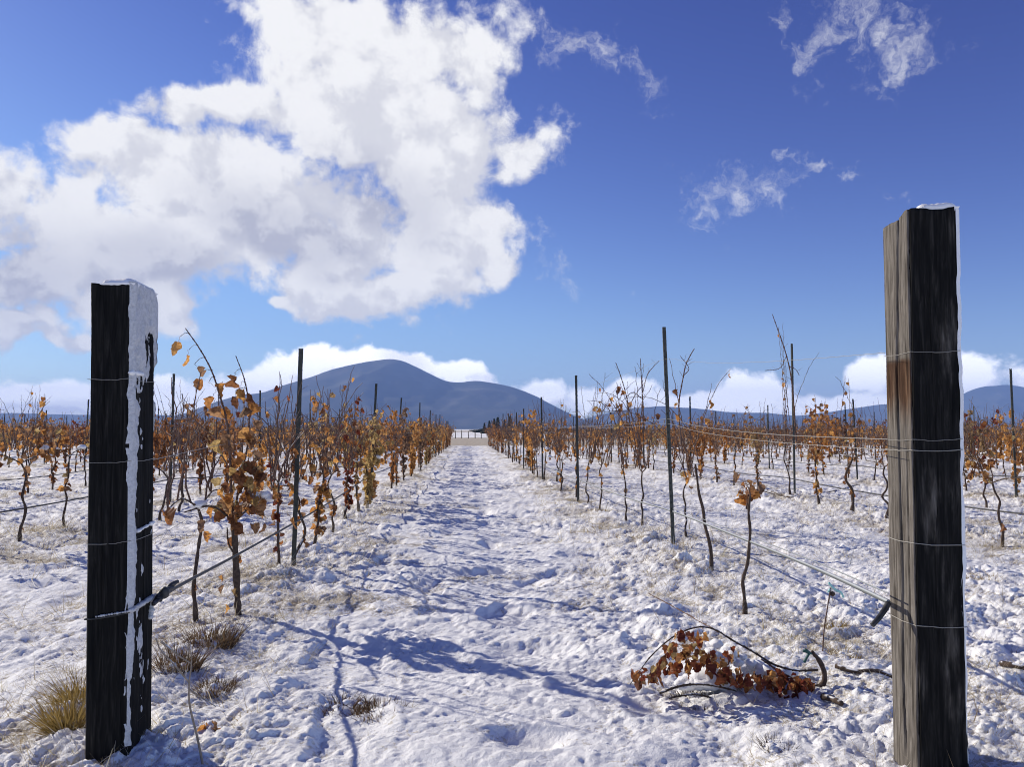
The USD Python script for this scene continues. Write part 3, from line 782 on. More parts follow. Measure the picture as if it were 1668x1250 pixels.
def cane_path(rg, p0, height, lean, n=14, bend=0.12, arch=0.0, az=None):
    "a shoot growing from p0: zig-zag at the nodes, leaning and drooping at the tip"
    az = rg.uniform(0, 2*math.pi) if az is None else az
    pts = [np.array(p0, float)]
    d = np.array([math.cos(az)*lean, math.sin(az)*lean, 1.0]); d /= np.linalg.norm(d)
    st = height/n
    side = 1
    w = rg.uniform(0, 6)
    for i in range(n):
        t = i/n
        dd = d+np.array([math.cos(az), math.sin(az), 0])*arch*t*1.6-np.array([0, 0, arch*t*t*2.2])
        dd = dd+np.array([math.cos(w), math.sin(w), 0])*bend*side+np.array([rg.gauss(0, 1), rg.gauss(0, 1), 0])*0.05
        side = -side
        pts.append(pts[-1]+dd/np.linalg.norm(dd)*st)
    return np.array(pts)


def cane_tube(pts, r0, r1, sides=5):
    r = np.linspace(r0, r1, len(pts))
    rr, pp = [], []
    for i in range(len(pts)):
        if 0 < i < len(pts)-1:                      # swollen nodes
            a = pts[i]-(pts[i]-pts[i-1])*0.12; b = pts[i]+(pts[i+1]-pts[i])*0.12
            pp += [a, pts[i], b]; rr += [r[i], r[i]*1.55, r[i]]
        else:
            pp.append(pts[i]); rr.append(r[i])
    return tube(pp, rr, sides)


def vine_shape(seed, leaves, canes, top, trunk_h=0.62, arm=0.45, trunk_r=0.012, low_leaves=0.1, red=False, wander=0.05, leaf_size=(0.05, 0.085), clods=0, lean=(0, 0), sides=5):
    "the pieces of one vine about its foot: {'trunk', 'arms', 'canes', 'leaves': [mesh], 'snow'}"
    rg = random.Random(seed)
    x = y_ = 0.0; pts = [(0, 0, -0.06)]
    for i in range(1, 8):
        t = i/7
        x += rg.gauss(0, wander*0.5)+lean[0]/7; y_ += rg.gauss(0, wander*0.6)+lean[1]/7
        pts.append((x, y_, trunk_h*t))
    tp = smooth_line(pts, 22)
    rr = np.linspace(trunk_r*1.25, trunk_r*0.8, 22)*np.array([rg.uniform(0.86, 1.22) for _ in range(22)])
    rr[:3] *= 1.3
    head = tp[-1]
    out = {'trunk': tube(tp, rr, 7), 'arms': [], 'canes': [], 'leaves': [], 'snow': []}
    spots = [head]
    for s in ((-1, 1) if arm > 0 else ()):
        L = arm*rg.uniform(0.6, 1.1)
        ap = smooth_line([head, head+[rg.gauss(0, .02), s*L*0.3, 0.05], head+[rg.gauss(0, .03), s*L*0.65, 0.07+rg.gauss(0, .02)], head+[rg.gauss(0, .03), s*L, 0.06+rg.gauss(0, .03)]], 9)
        out['arms'].append(cane_tube(ap, trunk_r*0.62, trunk_r*0.36, sides))
        spots += [ap[k] for k in (2, 4, 6, 8)]
    cp = []
    for i in range(canes):
        p0 = spots[rg.randrange(len(spots))]
        hgt = max(0.25, (top-p0[2])*rg.uniform(0.45, 1.05))
        if i == 0:
            hgt = top-p0[2]
        c = cane_path(rg, p0, hgt, rg.uniform(0.05, 0.35), int(max(6, hgt/0.085)), 0.16, rg.choice([0, 0, 0.25, 0.6]))
        cp.append(c)
        out['canes'].append(cane_tube(c, 0.0058, 0.0022, sides))
        for q_ in range(rg.randint(1, 4)):            # tendrils and side shoots
            k = rg.randint(2, len(c)-2)
            L = rg.uniform(0.04, 0.16)
            tw = cane_path(rg, c[k], L, rg.uniform(0.6, 2.0), 3, 0.2)
            out['canes'][-1] = join([out['canes'][-1], tube(tw, [0.0022, 0.0018, 0.0014, 0.001], 3)])
    for i in range(leaves):
        if rg.random() < low_leaves:
            p = tp[rg.randint(6, 20)]
        else:
            c = rg.choice(cp)
            k = min(len(c)-2, int(rg.random()**1.35*0.92*len(c)))
            p = c[k]+(c[k+1]-c[k])*rg.random()
        p = p+np.array([rg.gauss(0, 0.012), rg.gauss(0, 0.012), rg.gauss(0, 0.01)])
        out['leaves'].append(put_leaf(p, rg.uniform(*leaf_size), rg))
    for i in range(clods):
        p = spots[rg.randrange(len(spots))]
        v, f = clod(rg.uniform(0.02, 0.05), rg.randrange(999), 0.6, 2)
        out['snow'].append((v+p+[0, 0, 0.02], f))
    return out


def build_vine(name, label, sh, loc, rotz=0.0, group=None, hero=False, scale=(1, 1, 1), leaf='dry_leaf'):
    t = thing(name, label, 'vine', loc, rotz, group, scale)
    part(t, 'trunk', sh['trunk'], 'bark', smooth=True)
    for a in sh['arms']:
        part(t, 'arm', a, 'bark', smooth=True)
    for c in sh['canes']:
        part(t, 'cane', c, 'cane_bark', smooth=True)
    if hero:
        for lf in sh['leaves']:
            part(t, 'leaf', lf, leaf)
    elif sh['leaves']:
        part(t, 'foliage', join(sh['leaves']), leaf, kind='stuff')
    for s_ in sh['snow']:
        part(t, 'snow_lump', s_, 'snow', smooth=True)
    return t

ORD = ['first', 'second', 'third', 'fourth', 'fifth', 'sixth', 'seventh', 'eighth', 'ninth', 'tenth', 'eleventh', 'twelfth', 'thirteenth']
# ------------------------------------------------------------------ steel posts of the trellis
def t_post(h, seed):
    "a studded steel T-post, slightly rusty, base at the ground"
    bars = []
    def bx(sx_, sy_, z0, z1, cx=0, cy=0):
        b = trimesh.creation.box([sx_, sy_, z1-z0]); b.apply_translation([cx, cy, (z0+z1)/2]); bars.append((np.array(b.vertices), np.array(b.faces)))
    bx(0.036, 0.006, -0.3, h)
    bx(0.006, 0.028, -0.3, h-0.002, 0, 0.0172)
    return join(bars)


def studs(h):
    out = []
    for z in np.arange(0.15, h-0.03, 0.055):
        b = trimesh.creation.box([0.012, 0.007, 0.014]); b.apply_translation([0, -0.0066, z]); out.append((np.array(b.vertices), np.array(b.faces)))
    return join(out)


def row_label(k, side):
    return f'{ORD[k]} row {side} of the path'


posts_near = {}
first_post = {}


def steel_post(side, k, n, loc, h, tiltx, tilty, label):
    key = 'near' if h != 1.9 else 'std'
    sc = h/1.9
    if 'p' not in first_post:
        t = thing('steel_post', label, 'post', loc, 0, 'steel trellis posts', (1, 1, sc))
        part(t, 'shaft', t_post(1.9, 1), 'steel_post'); part(t, 'stud', studs(1.9), 'steel_post', kind='stuff')
        first_post['p'] = t
    else:
        t = copy_of(first_post['p'], label, 'post', loc, rng.uniform(-0.3, 0.3), 'steel trellis posts', (1, 1, sc))
    if tiltx or tilty:
        UsdGeom.Xform(t).AddRotateXYZOp().Set(Gf.Vec3f(tiltx, tilty, 0))
        ops = UsdGeom.Xform(t).GetOrderedXformOps()
        UsdGeom.Xform(t).SetXformOpOrder([ops[0], ops[3], ops[1], ops[2]])
    return t


def base_point(px, py):
    "where the ground is seen at a picture point (flat ground)"
    d = ray(px, py)
    p = EYE+d*(-CAM_H/d[2])
    p[2] = ground_z(p[0], p[1])
    return p


def top_height(p, px, py):
    return at(px, py, p[1])[2]-p[2]


hand_posts = {('L', 0): [((478, 932), (490, 568)), ((603, 826), (613, 625)), ((645, 783), (654, 648))],
              ('R', 0): [((1097, 898), (1081, 533)), ((942, 822), (938, 612)), ((884, 786), (882, 647)), ((853, 766), (853, 666))],
              ('R', 1): [((1295, 812), (1290, 560))], ('R', 2): [((1656, 817), (1645, 601))]}
post_pos = {}
for side, rows, word in (('L', ROWS_L, 'left'), ('R', ROWS_R, 'right')):
    for k, X in enumerate(rows):
        lst = []
        for (b, tp_) in hand_posts.get((side, k), []):
            p = base_point(*b); hh = top_height(p, *tp_)
            lean = math.degrees(math.atan2(at(*tp_, p[1])[0]-p[0], hh))
            lst.append((p, hh, lean))
        y0 = lst[-1][0][1]+5.3 if lst else ({1: 12.2, 2: 11.4} if side == 'L' else {}).get(k, 6.0+0.4*((k*7) % 5))
        if not lst and k >= 1:
            y0 = max(y0, (abs(X)-1.2)/0.72-1.0)
        y_ = y0
        while y_ < ROW_END:
            x_ = X+rng.gauss(0, 0.05)
            lst.append((np.array([x_, y_, ground_z(x_, y_)]), rng.uniform(1.78, 2.02), rng.gauss(0, 1.0)))
            y_ += 5.3+rng.gauss(0, 0.12)
        # the row's last post closes it
        lst.append((np.array([X, ROW_END+0.2, ground_z(X, ROW_END)]), 1.75, 0))
        post_pos[(side, k)] = [p[0][1] for p in lst]
        for n, (p, hh, lean) in enumerate(lst):
            if n < 4 or n < len(lst)-1:
                lab = f'dark steel post, {ORD[min(n, 12)]} in the {row_label(k, word)}'
            else:
                lab = f'dark steel post closing the far end of the {row_label(k, word)}'
            if n == 0 and k == 0:
                lab = f'tall dark steel post nearest the camera in the {row_label(k, word)}'
            steel_post(side, k, n, p, hh, rng.gauss(0, 0.6), lean, lab)

# ------------------------------------------------------------------ vines
# nearest vines, each built for itself with every leaf a part: (row, foot in the picture, top in the picture, leaves, canes, ...)
V = vine_shape


def foot(px, py):
    p = base_point(px, py)
    return p


hero = []


def hero_vine(label, px, py, top_py, seed, leaf='dry_leaf', group=None, **kw):
    p = foot(px, py)
    top = top_height(p, px, top_py)
    sh = V(seed, top=top, **kw)
    t = build_vine('grape_vine', label, sh, p, 0, 'vines along the rows', True, leaf=leaf)
    hero.append(p)
    if 'hero_prims' in globals():
        hero_prims.append(t)
    return t, p, sh


# left row, first vine: the tall leafy one with a long bare tip leaning left and a second leafy shoot
p = foot(386, 1012); D = p[1]
t = thing('grape_vine', 'tall leafy rust coloured vine with bare tip leaning left, beside the left post', 'vine', p, 0, 'vines along the rows')
hero.append(p)
loc = lambda px, py, dy=0.0: at(px, py, D+dy)-p


def hand_cane(t, pts, r0, r1, look='cane_bark', nm='cane', n=26):
    c = smooth_line([loc(*a) for a in pts], n)
    part(t, nm, cane_tube(c, r0, r1, 6), look, smooth=True)
    return c


tr = smooth_line([loc(390, 1022)-[0, 0, .05], loc(386, 960), loc(383, 890), loc(381, 850)], 24)
rr = np.linspace(0.020, 0.015, 24)*np.array([rng.uniform(0.85, 1.3) for _ in range(24)])
part(t, 'trunk', tube(tr, rr, 8), 'bark', smooth=True)
c1 = hand_cane(t, [(381, 850), (376, 790), (374, 730), (368, 680), (358, 645), (345, 605), (325, 568), (302, 535)], 0.0085, 0.003)
c2 = hand_cane(t, [(380, 845), (392, 780, .05), (404, 720, .08), (405, 660, .1), (398, 618, .1), (384, 580, .1)], 0.0075, 0.0025)
c3 = hand_cane(t, [(381, 850), (410, 825, .1), (440, 815, .2)], 0.008, 0.004, 'bark', 'arm', 10)
c4 = hand_cane(t, [(381, 850), (345, 825, -.05), (300, 835, -.1)], 0.008, 0.004, 'bark', 'arm', 10)
c5 = hand_cane(t, [(383, 905), (372, 885), (370, 860)], 0.006, 0.004, 'bark', 'arm', 7)
lrg = random.Random(21)
spec = [(292, 560, .085), (313, 583, .075), (320, 604, .07), (327, 620, .08), (338, 634, .085), (347, 650, .09), (353, 664, .09), (362, 668, .08),
        (382, 622, .09), (388, 636, .09), (394, 645, .1), (377, 648, .08), (399, 660, .09), (401, 668, .09), (404, 690, .08), (398, 700, .09), (390, 706, .1),
        (370, 712, .11), (362, 720, .1), (384, 742, .09), (398, 756, .085), (378, 760, .09)]
shoots = np.vstack([c1, c2])


def tied_leaf(px, py, sz, dy):
    "a leaf hanging from the nearest shoot by its own long stalk"
    top_ = loc(px, py, dy)+np.array([0, 0, sz*0.55])
    up = shoots[shoots[:, 2] > top_[2]-0.01]
    c_ = up[np.argmin(np.linalg.norm((up-top_)*[1, .25, 1], axis=1))]
    top_[1] = c_[1]+0.3*(top_[1]-c_[1])
    part(t, 'leaf', put_leaf(top_, sz, lrg), 'dry_leaf')
    part(t, 'leaf_stalk', tube(smooth_line([c_+[0, 0, .001], (c_+top_)/2+[0, 0, .012], top_], 6), 0.0016, 4), 'cane_bark')


for px, py, sz in spec:
    tied_leaf(px, py, sz, lrg.uniform(-.06, .12))
for i in range(70):
    a = lrg.gauss(0, 1)
    px, py = 396+33*a, 806+32*lrg.gauss(0, 1)
    sz = lrg.uniform(.06, .10)
    part(t, 'leaf', put_leaf(loc(px, py, lrg.uniform(-.12, .22))+[0, 0, sz*0.4], sz, lrg), 'dry_leaf')
for px, py in ((362, 935), (366, 948), (371, 980), (375, 955), (392, 905)):
    part(t, 'leaf', put_leaf(loc(px, py, -.02), .055, lrg), 'dry_leaf')
for k in range(4):
    v, f = clod(lrg.uniform(.02, .04), 60+k, .7, 2)
    part(t, 'snow_lump', (v+loc(415+8*k, 806+6*(k % 2), .1), f), 'snow', smooth=True)
leafy_p = p

hero_vine('thin dark vine with one orange leaf just right of the left wooden post', 320, 1022, 610, 301, leaves=4, canes=11, trunk_h=0.64, arm=0.5, trunk_r=0.0095, wander=0.02, clods=1)
p3 = hero[-1]
q = thing('loose_leaf', 'crumpled orange leaf hanging on the thin vine beside the left post', 'leaf', p3)
part(q, 'blade', put_leaf(at(321, 855, p3[1])-p3+[0, 0, .05], .085, lrg), 'dry_leaf')
hero_vine('thin vine with a string of small red leaves low on its left side', 452, 945, 610, 302, leaf='red_leaf', leaves=30, canes=13, trunk_h=0.62, arm=0.3, trunk_r=0.009, low_leaves=0.75, wander=0.015, leaf_size=(.045, .06))
hero_vine('vine with a forked foot growing against the nearest left steel post', 470, 925, 610, 303, leaves=48, canes=14, trunk_h=0.55, arm=0.5, trunk_r=0.010, low_leaves=0.4, clods=2)
hero_vine('vine with low hanging brown leaves right behind the nearest left steel post', 510, 905, 630, 304, leaves=85, canes=17, trunk_h=0.6, arm=0.5, trunk_r=0.010, low_leaves=0.45)
hero_vine('vine with arching bare canes over the path side, left row', 540, 878, 600, 305, leaves=60, canes=20, trunk_h=0.62, arm=0.55, trunk_r=0.010, low_leaves=0.2, clods=2)
hero_vine('leafy reddish vine before the second left steel post', 565, 858, 640, 306, leaf='red_leaf', leaves=90, canes=14, trunk_h=0.55, arm=0.5, low_leaves=0.3)
hero_vine('vine with frosted pale canes just before the second left steel post', 585, 842, 628, 307, leaves=95, canes=20, trunk_h=0.62, arm=0.5, low_leaves=0.2, clods=3)
# second row on the left
hero_vine('orange leafy vine at the left picture edge in the second row', 32, 892, 640, 311, leaves=60, canes=6, trunk_h=0.75, arm=0.55, trunk_r=0.011, clods=4)
hero_vine('orange vine with snow in its leaves left of the left wooden post', 108, 872, 665, 312, leaves=55, canes=5, trunk_h=0.78, arm=0.6, trunk_r=0.010, clods=5)
hero_vine('leafy vine cut by the left picture edge', -30, 905, 645, 313, leaves=70, canes=6, trunk_h=0.7, arm=0.6)
hero_vine('tall bare vine with dark upright canes, second row, right of the left post', 291, 838, 610, 314, leaves=6, canes=12, trunk_h=0.5, arm=0.45, trunk_r=0.013)
hero_vine('small bare vine in the second row, left of the tall leafy vine', 262, 850, 640, 315, leaves=9, canes=5, trunk_h=0.6, arm=0.5)
# right row
hero_prims = [None]*len(hero)
hero_vine('slender bare vine with a clump of tan leaves on top, right row', 1214, 1010, 790, 321, leaves=0, canes=1, trunk_h=0.70, arm=0.0, trunk_r=0.0085, wander=0.02)
pA = hero[-1]
q = thing('leaf_clump', 'clump of tan and brown leaves and snow on top of the slender right vine', 'leaves', pA, 0)
for i in range(15):
    part(q, 'leaf', put_leaf(at(1222+lrg.gauss(0, 11), 796+lrg.gauss(0, 8), pA[1]+lrg.gauss(0, .05))-pA+[0, 0, .03], lrg.uniform(.05, .075), lrg), 'dry_leaf')
part(q, 'stem', tube(smooth_line([at(1216, 830, pA[1])-pA, at(1222, 800, pA[1])-pA, at(1240, 800, pA[1])-pA, at(1262, 806, pA[1])-pA], 12), np.linspace(.006, .0025, 12), 5), 'cane_bark', smooth=True)
hero_vine('slender bare vine with a knot at its middle, right of the nearest right steel post', 1158, 940, 770, 322, leaves=2, canes=1, trunk_h=0.80, arm=0.0, trunk_r=0.0105, wander=0.02, lean=(-0.09, 0))
hero_vine('bare vine with two long canes against the sky left of the nearest right steel post', 1046, 862, 580, 323, leaves=14, canes=10, trunk_h=0.62, arm=0.45, trunk_r=0.010, wander=0.02)
hero_vine('thin bare vine with a red bud at its tip, right row', 1021, 858, 592, 324, leaves=12, canes=9, trunk_h=0.60, arm=0.4, trunk_r=0.009, wander=0.02)
hero_vine('bare vine with a forked upright cane right of the nearest right steel post', 1120, 885, 568, 325, leaves=16, canes=8, trunk_h=0.55, arm=0.5, trunk_r=0.009, lean=(0, .3))
hero_vine('thin bare vine with a crossing pair of canes, right row', 976, 835, 615, 326, leaves=18, canes=12, trunk_h=0.6, arm=0.6, trunk_r=0.009)
hero_vine('thin bare vine with arching canes beside the second right steel post', 955, 826, 605, 327, leaves=22, canes=13, trunk_h=0.6, arm=0.5, trunk_r=0.009)


def add_canes(t, p, table):
    for pts, r0, r1 in table:
        c = smooth_line([at(a, b, p[1])-p for a, b in pts], 12)
        part(t, 'cane', cane_tube(c, r0, r1, 6), 'cane_bark', smooth=True)
        for k in (4, 7, 9):
            tw = cane_path(rng, c[k], 0.10*rng.uniform(.5, 1.3), rng.uniform(.7, 2.5), 3, .2)
            part(t, 'cane', tube(tw, [r1*.6, r1*.5, r1*.45, r1*.3], 4), 'cane_bark', smooth=True)


def vine_at(px, py, **kw):
    p = foot(px, py)
    i = min(range(len(hero)), key=lambda k: np.linalg.norm(hero[k]-p))
    return hero_prims[i], hero[i]


add_canes(*vine_at(1046, 862), [([(1048, 720), (1047, 660), (1045, 620), (1043, 584)], .007, .004), ([(1047, 640), (1054, 612), (1064, 598), (1074, 588)], .005, .003), ([(1046, 650), (1030, 640), (1012, 655)], .005, .003)])
add_canes(*vine_at(1021, 858), [([(1026, 720), (1024, 670), (1019, 640), (1010, 610), (1003, 591)], .007, .004), ([(1024, 665), (1034, 645), (1048, 625)], .005, .003)])
add_canes(*vine_at(1120, 885), [([(1112, 740), (1107, 690), (1106, 655), (1112, 620), (1118, 592), (1131, 568)], .008, .0045), ([(1114, 612), (1122, 600), (1108, 580)], .004, .003)])
# second and third row on the right
hero_vine('orange leafy vine with one trunk bent like a crook, second row right', 1387, 838, 610, 331, leaves=45, canes=10, trunk_h=0.72, arm=0.6, trunk_r=0.017, wander=0.05)
hero_vine('tall orange vine with a dense curtain of leaves, second row right', 1335, 828, 640, 332, leaves=75, canes=5, trunk_h=0.7, arm=0.45, low_leaves=0.15, leaf_size=(.06, .1))
hero_vine('tall bare cane with leaf remnants climbing the second row post, right', 1288, 815, 512, 333, leaves=10, canes=7, trunk_h=0.8, arm=0.35, trunk_r=0.011)
add_canes(hero_prims[-1], hero[-1], [([(1297, 720), (1293, 660), (1288, 610), (1279, 572), (1268, 540), (1258, 512)], .014, .006), ([(1281, 580), (1270, 600), (1246, 604)], .006, .004), ([(1284, 596), (1296, 602), (1302, 612)], .006, .004)])
hero_vine('orange leafed vine with a bent foot at the right picture edge', 1632, 893, 700, 334, leaves=30, canes=4, trunk_h=0.62, arm=0.65, trunk_r=0.011, lean=(-.10, 0), wander=.03)
hero_vine('purple brown vine with drooping canes just right of the right wooden post', 1607, 830, 630, 335, leaves=24, canes=14, trunk_h=0.7, arm=0.5, leaf='red_leaf')
hero_vine('bare vine close behind the right wooden post on its left', 1441, 850, 640, 336, leaves=12, canes=6, trunk_h=0.65, arm=0.5)
hero_vine('orange vine beyond the right wooden post at the picture edge', 1690, 850, 640, 337, leaves=45, canes=5, trunk_h=0.65, arm=0.6)

# the other vines of the rows: kinds built once, then placed along every row
kinds = {'bare': ['bare brown vine', [V(400+i, leaves=n, canes=c, top=tp_, arm=a, trunk_h=th, clods=cl, sides=4, wander=0.022) for i, (n, c, tp_, a, th, cl) in enumerate(
            [(18, 16, 1.7, .55, .62, 0), (30, 18, 1.75, .6, .6, 2), (24, 15, 1.9, .5, .65, 1), (38, 20, 1.55, .65, .6, 2)])]],
         'leafy': ['rust leaved vine', [V(420+i, leaves=n, canes=c, top=tp_, arm=a, trunk_h=th, clods=cl, low_leaves=ll, sides=4, wander=0.022, leaf_size=(.06, .1)) for i, (n, c, tp_, a, th, cl, ll) in enumerate(
            [(190, 15, 1.6, .65, .62, 1, .1), (250, 16, 1.5, .7, .6, 2, .2), (210, 15, 1.7, .7, .66, 3, .15), (290, 16, 1.55, .7, .6, 1, .3), (150, 15, 1.75, .65, .62, 2, .1)])]],
         'mixed': ['half bare vine', [V(440+i, leaves=n, canes=c, top=tp_, arm=a, trunk_h=th, clods=cl, low_leaves=.2, sides=4, wander=0.022) for i, (n, c, tp_, a, th, cl) in enumerate(
            [(85, 18, 1.65, .65, .62, 2), (110, 19, 1.55, .7, .6, 2), (75, 17, 1.8, .6, .64, 1), (95, 19, 1.6, .7, .6, 3)])]]}
first_of = {}
cands = []
for side, rows, word in (('L', ROWS_L, 'left'), ('R', ROWS_R, 'right')):
    for k, X in enumerate(rows):
        start = {('L', 0): 10.6, ('R', 0): 12.6, ('L', 1): 10.8, ('R', 1): 14.2, ('R', 2): 8.0}.get((side, k), max(8.0, (abs(X)-1.0)/0.73-1.0))
        y_ = start+rng.uniform(0, 0.7)
        while y_ < ROW_END:
            x_ = X+rng.gauss(0, 0.06)
            r = rng.random()
            if side == 'L':
                kd = 'leafy' if r < (0.62 if k == 0 else 0.46) else ('mixed' if r < 0.80 else 'bare')
            else:
                kd = ('leafy' if r < 0.08 else ('mixed' if r < 0.34 else 'bare')) if k == 0 else ('leafy' if r < 0.22 else ('mixed' if r < 0.55 else 'bare'))
            cands.append((math.hypot(x_, y_), side, k, word, x_, y_, kd, rng.randrange(5), rng.uniform(0.9, 1.12), rng.choice([0, 180])+rng.gauss(0, 9)))
            y_ += 1.14+rng.gauss(0, 0.12)
cands.sort()
near, farv = cands[:265], cands[265:]
counts = {}
for c in sorted(near, key=lambda c: c[5]):
    dist, side, k, word, x_, y_, kd, iv, sc, rot = c
    n = sum(1 for pp in post_pos[(side, k)] if pp < y_)
    key = (side, k, n); counts[key] = counts.get(key, 0)+1
    name_, shapes = kinds[kd]
    iv = iv % len(shapes)
    where = f'{ORD[counts[key]-1]} beyond the {ORD[min(n, 13)-1]} steel post' if n else f'{ORD[counts[key]-1]} before the first steel post'
    lab = f'{name_}, {where}, {row_label(k, word)}'
    p = (x_, y_, ground_z(x_, y_)); s_ = (sc, sc, sc)
    look = 'red_leaf' if (kd == 'leafy' and iv == 4) else 'dry_leaf'
    if (kd, iv) not in first_of:
        first_of[(kd, iv)] = build_vine('grape_vine', lab, shapes[iv], p, rad(rot), 'vines along the rows', scale=s_, leaf=look)
    else:
        copy_of(first_of[(kd, iv)], lab, 'vine', p, rad(rot), 'vines along the rows', s_)


def instancer(name, protos, place, label, kind='stuff'):
    "protos: [[(mesh, look)], ...]; place: [(index, pos, rotz, scale)]"
    pi = UsdGeom.PointInstancer.Define(stage, f'/World/{name}')
    tg = []
    for k, meshes in enumerate(protos):
        x = UsdGeom.Xform.Define(stage, f'/World/{name}/kinds/kind_{k+1:03d}')
        for nm, msh, look, sm in meshes:
            usdkit.mesh(stage, f'/World/{name}/kinds/kind_{k+1:03d}/{nm}', msh, LOOK[look], smooth=sm)
        tg.append(x.GetPath())
    pi.CreatePrototypesRel().SetTargets(tg)
    pi.CreateProtoIndicesAttr(Vt.IntArray([int(a[0]) for a in place]))
    pi.CreatePositionsAttr(Vt.Vec3fArray([Gf.Vec3f(*map(float, a[1])) for a in place]))
    qs = []
    for a in place:
        if np.ndim(a[2]) == 0:
            qs.append(Gf.Quath(math.cos(a[2]/2), 0, 0, math.sin(a[2]/2)))
        else:
            qs.append(Gf.Quath(float(a[2][0]), *map(float, a[2][1:])))
    pi.CreateOrientationsAttr(Vt.QuathArray(qs))
    pi.CreateScalesAttr(Vt.Vec3fArray([Gf.Vec3f(float(a[3])) if np.ndim(a[3]) == 0 else Gf.Vec3f(*map(float, a[3])) for a in place]))
    return tag(pi.GetPrim(), label, None, None, kind)


fk = [(kd, i) for kd in kinds for i in range(len(kinds[kd][1]))]
protos = []
for kd, i in fk:
    sh = kinds[kd][1][i]
    ms = [('wood', join([sh['trunk']]+sh['arms']+sh['canes']), 'cane_bark', False)]
    if sh['leaves']:
        ms.append(('foliage', join(sh['leaves']), 'dry_leaf', False))
    protos.append(ms)
instancer('distant_vines', protos, [(fk.index((c[6], c[7] % len(kinds[c[6]][1]))), (c[4], c[5], ground_z(c[4], c[5])), rad(c[9]), c[8]) for c in farv],
          'rust coloured mass of farther vines in the rows beyond')

# ------------------------------------------------------------------ hoses and wires along the nearest rows
def along_row(first, side, k, z, zj=0.02, sag=0.02, x_off=0.0):
    "a line from the given first points, then from post to post to the end of the row"
    pts = [np.array(p, float) for p in first]
    rows = ROWS_L if side == 'L' else ROWS_R
    rg = random.Random(hash((side == 'L', k, round(z*100))) & 1023)
    prev = pts[-1]
    for py in post_pos[(side, k)]:
        if py < prev[1]+1.2:
            continue
        nx_ = np.array([rows[k]+x_off+rg.gauss(0, .02), py, ground_z(rows[k], py)+z+rg.gauss(0, zj)])
        for t in (0.25, 0.5, 0.75, 1.0):
            q_ = prev+(nx_-prev)*t; q_[2] -= sag*4*t*(1-t)
            pts.append(q_)
        prev = nx_
    return np.array(pts)


def line_thing(name, label, cat, pts, r, look, sides=6, sub='length', dens=6):
    t = thing(name, label, cat, pts[0])
    p = smooth_line(np.asarray(pts)-pts[0], len(pts)*dens)
    part(t, sub, tube(p, r, sides), look, smooth=True)
    return t, p


# left row hose, tied to the left post by a twisted end
L0 = [at(250, 985, 2.86), at(286, 958, 3.15), at(385, 905, 4.66), at(478, 853, 6.32)]
t, _ = line_thing('drip_hose', 'black drip hose running from the left wooden post along the left row', 'hose', along_row(L0, 'L', 0, 0.40), 0.0070, 'drip_hose')
for k, pts in enumerate(([(250, 985), (262, 965), (272, 962), (284, 951)], [(256, 975), (266, 972), (276, 955), (289, 948)], [(260, 979), (270, 962), (281, 958)])):
    p = np.array([at(a, b, 2.9+0.05*j+0.01*k) for j, (a, b) in enumerate(pts)])-L0[0]
    part(t, 'tied_end', tube(smooth_line(p, 14), 0.008, 6), 'drip_hose', smooth=True)
kn = trimesh.creation.icosphere(2, 0.017); part(t, 'knot', (np.array(kn.vertices)*[1, 1, 1.3]+at(268, 966, 2.95)-L0[0], np.array(kn.faces)), 'drip_hose', smooth=True)
R0 = [at(1447, 981, 2.58), at(1325, 925, 3.45), at(1210, 878, 4.85), at(1097, 834, 7.36)]
t, _ = line_thing('drip_hose', 'grey drip hose running from the right wooden post along the right row', 'hose', along_row(R0, 'R', 0, 0.36), 0.0080, 'lit_top_grey')
e = np.array([at(1447, 983, 2.58), at(1441, 994, 2.57), at(1431, 1008, 2.55), at(1421, 1019, 2.54)])-R0[0]
part(t, 'hanging_end', tube(smooth_line(e, 12), np.linspace(0.011, 0.009, 12), 6), 'drip_hose', smooth=True)
pts = along_row([p+[0, 0.0, 0.028] for p in R0], 'R', 0, 0.385)
line_thing('trellis_wire', 'thin wire just above the grey hose of the right row', 'wire', pts, 0.0026, 'lit_top_grey', 5)
for sd, k, y0, word, z in (('L', 1, 5.4, 'left', 0.33), ('R', 1, 6.2, 'right', 0.30), ('R', 2, 8.0, 'right', 0.32), ('L', 2, 8.6, 'left', 0.33)):
    X = (ROWS_L if sd == 'L' else ROWS_R)[k]
    pts = along_row([np.array([X, y0, ground_z(X, y0)+z])], sd, k, z, 0.03, 0.05)
    line_thing('drip_hose', f'black drip hose low along the {row_label(k, word)}', 'hose', pts, 0.0085, 'drip_hose', 5, dens=3)
# bright wires leading from the right post, at three heights
for lab, a, b, z in (('lit fence wire leaving the right post at the lower edge of its stain', (1446, 733), (1088, 691), 1.17),
                     ('lit fence wire leaving the right post just above the lowest lit wire', (1446, 716), (1087, 683), 1.21),
                     ('topmost thin wire leaving the right post under its pale top', (1441, 575), (1083, 585), 1.78)):
    p0, p1 = at(*a, 2.56), at(*b, 7.38)
    mid = [p0+(p1-p0)*q_-np.array([0, 0, 0.035*4*q_*(1-q_)]) for q_ in (0.25, 0.5, 0.75)]
    line_thing('trellis_wire', lab, 'wire', along_row([p0]+mid+[p1], 'R', 0, z), 0.0014 if z < 1.7 else 0.0009, 'wire', 5, dens=3)
for lab, a, z in (('upper thin wire running from the left post along its row', (238, 752), 1.02), ('lower thin wire running from the left post along its row', (242, 884), 0.70)):
    p0 = at(*a, 2.93)
    line_thing('trellis_wire', lab, 'wire', along_row([p0, np.array([-1.42, 4.7, z+0.01])], 'L', 0, z), 0.0011, 'wire', 5, dens=3)

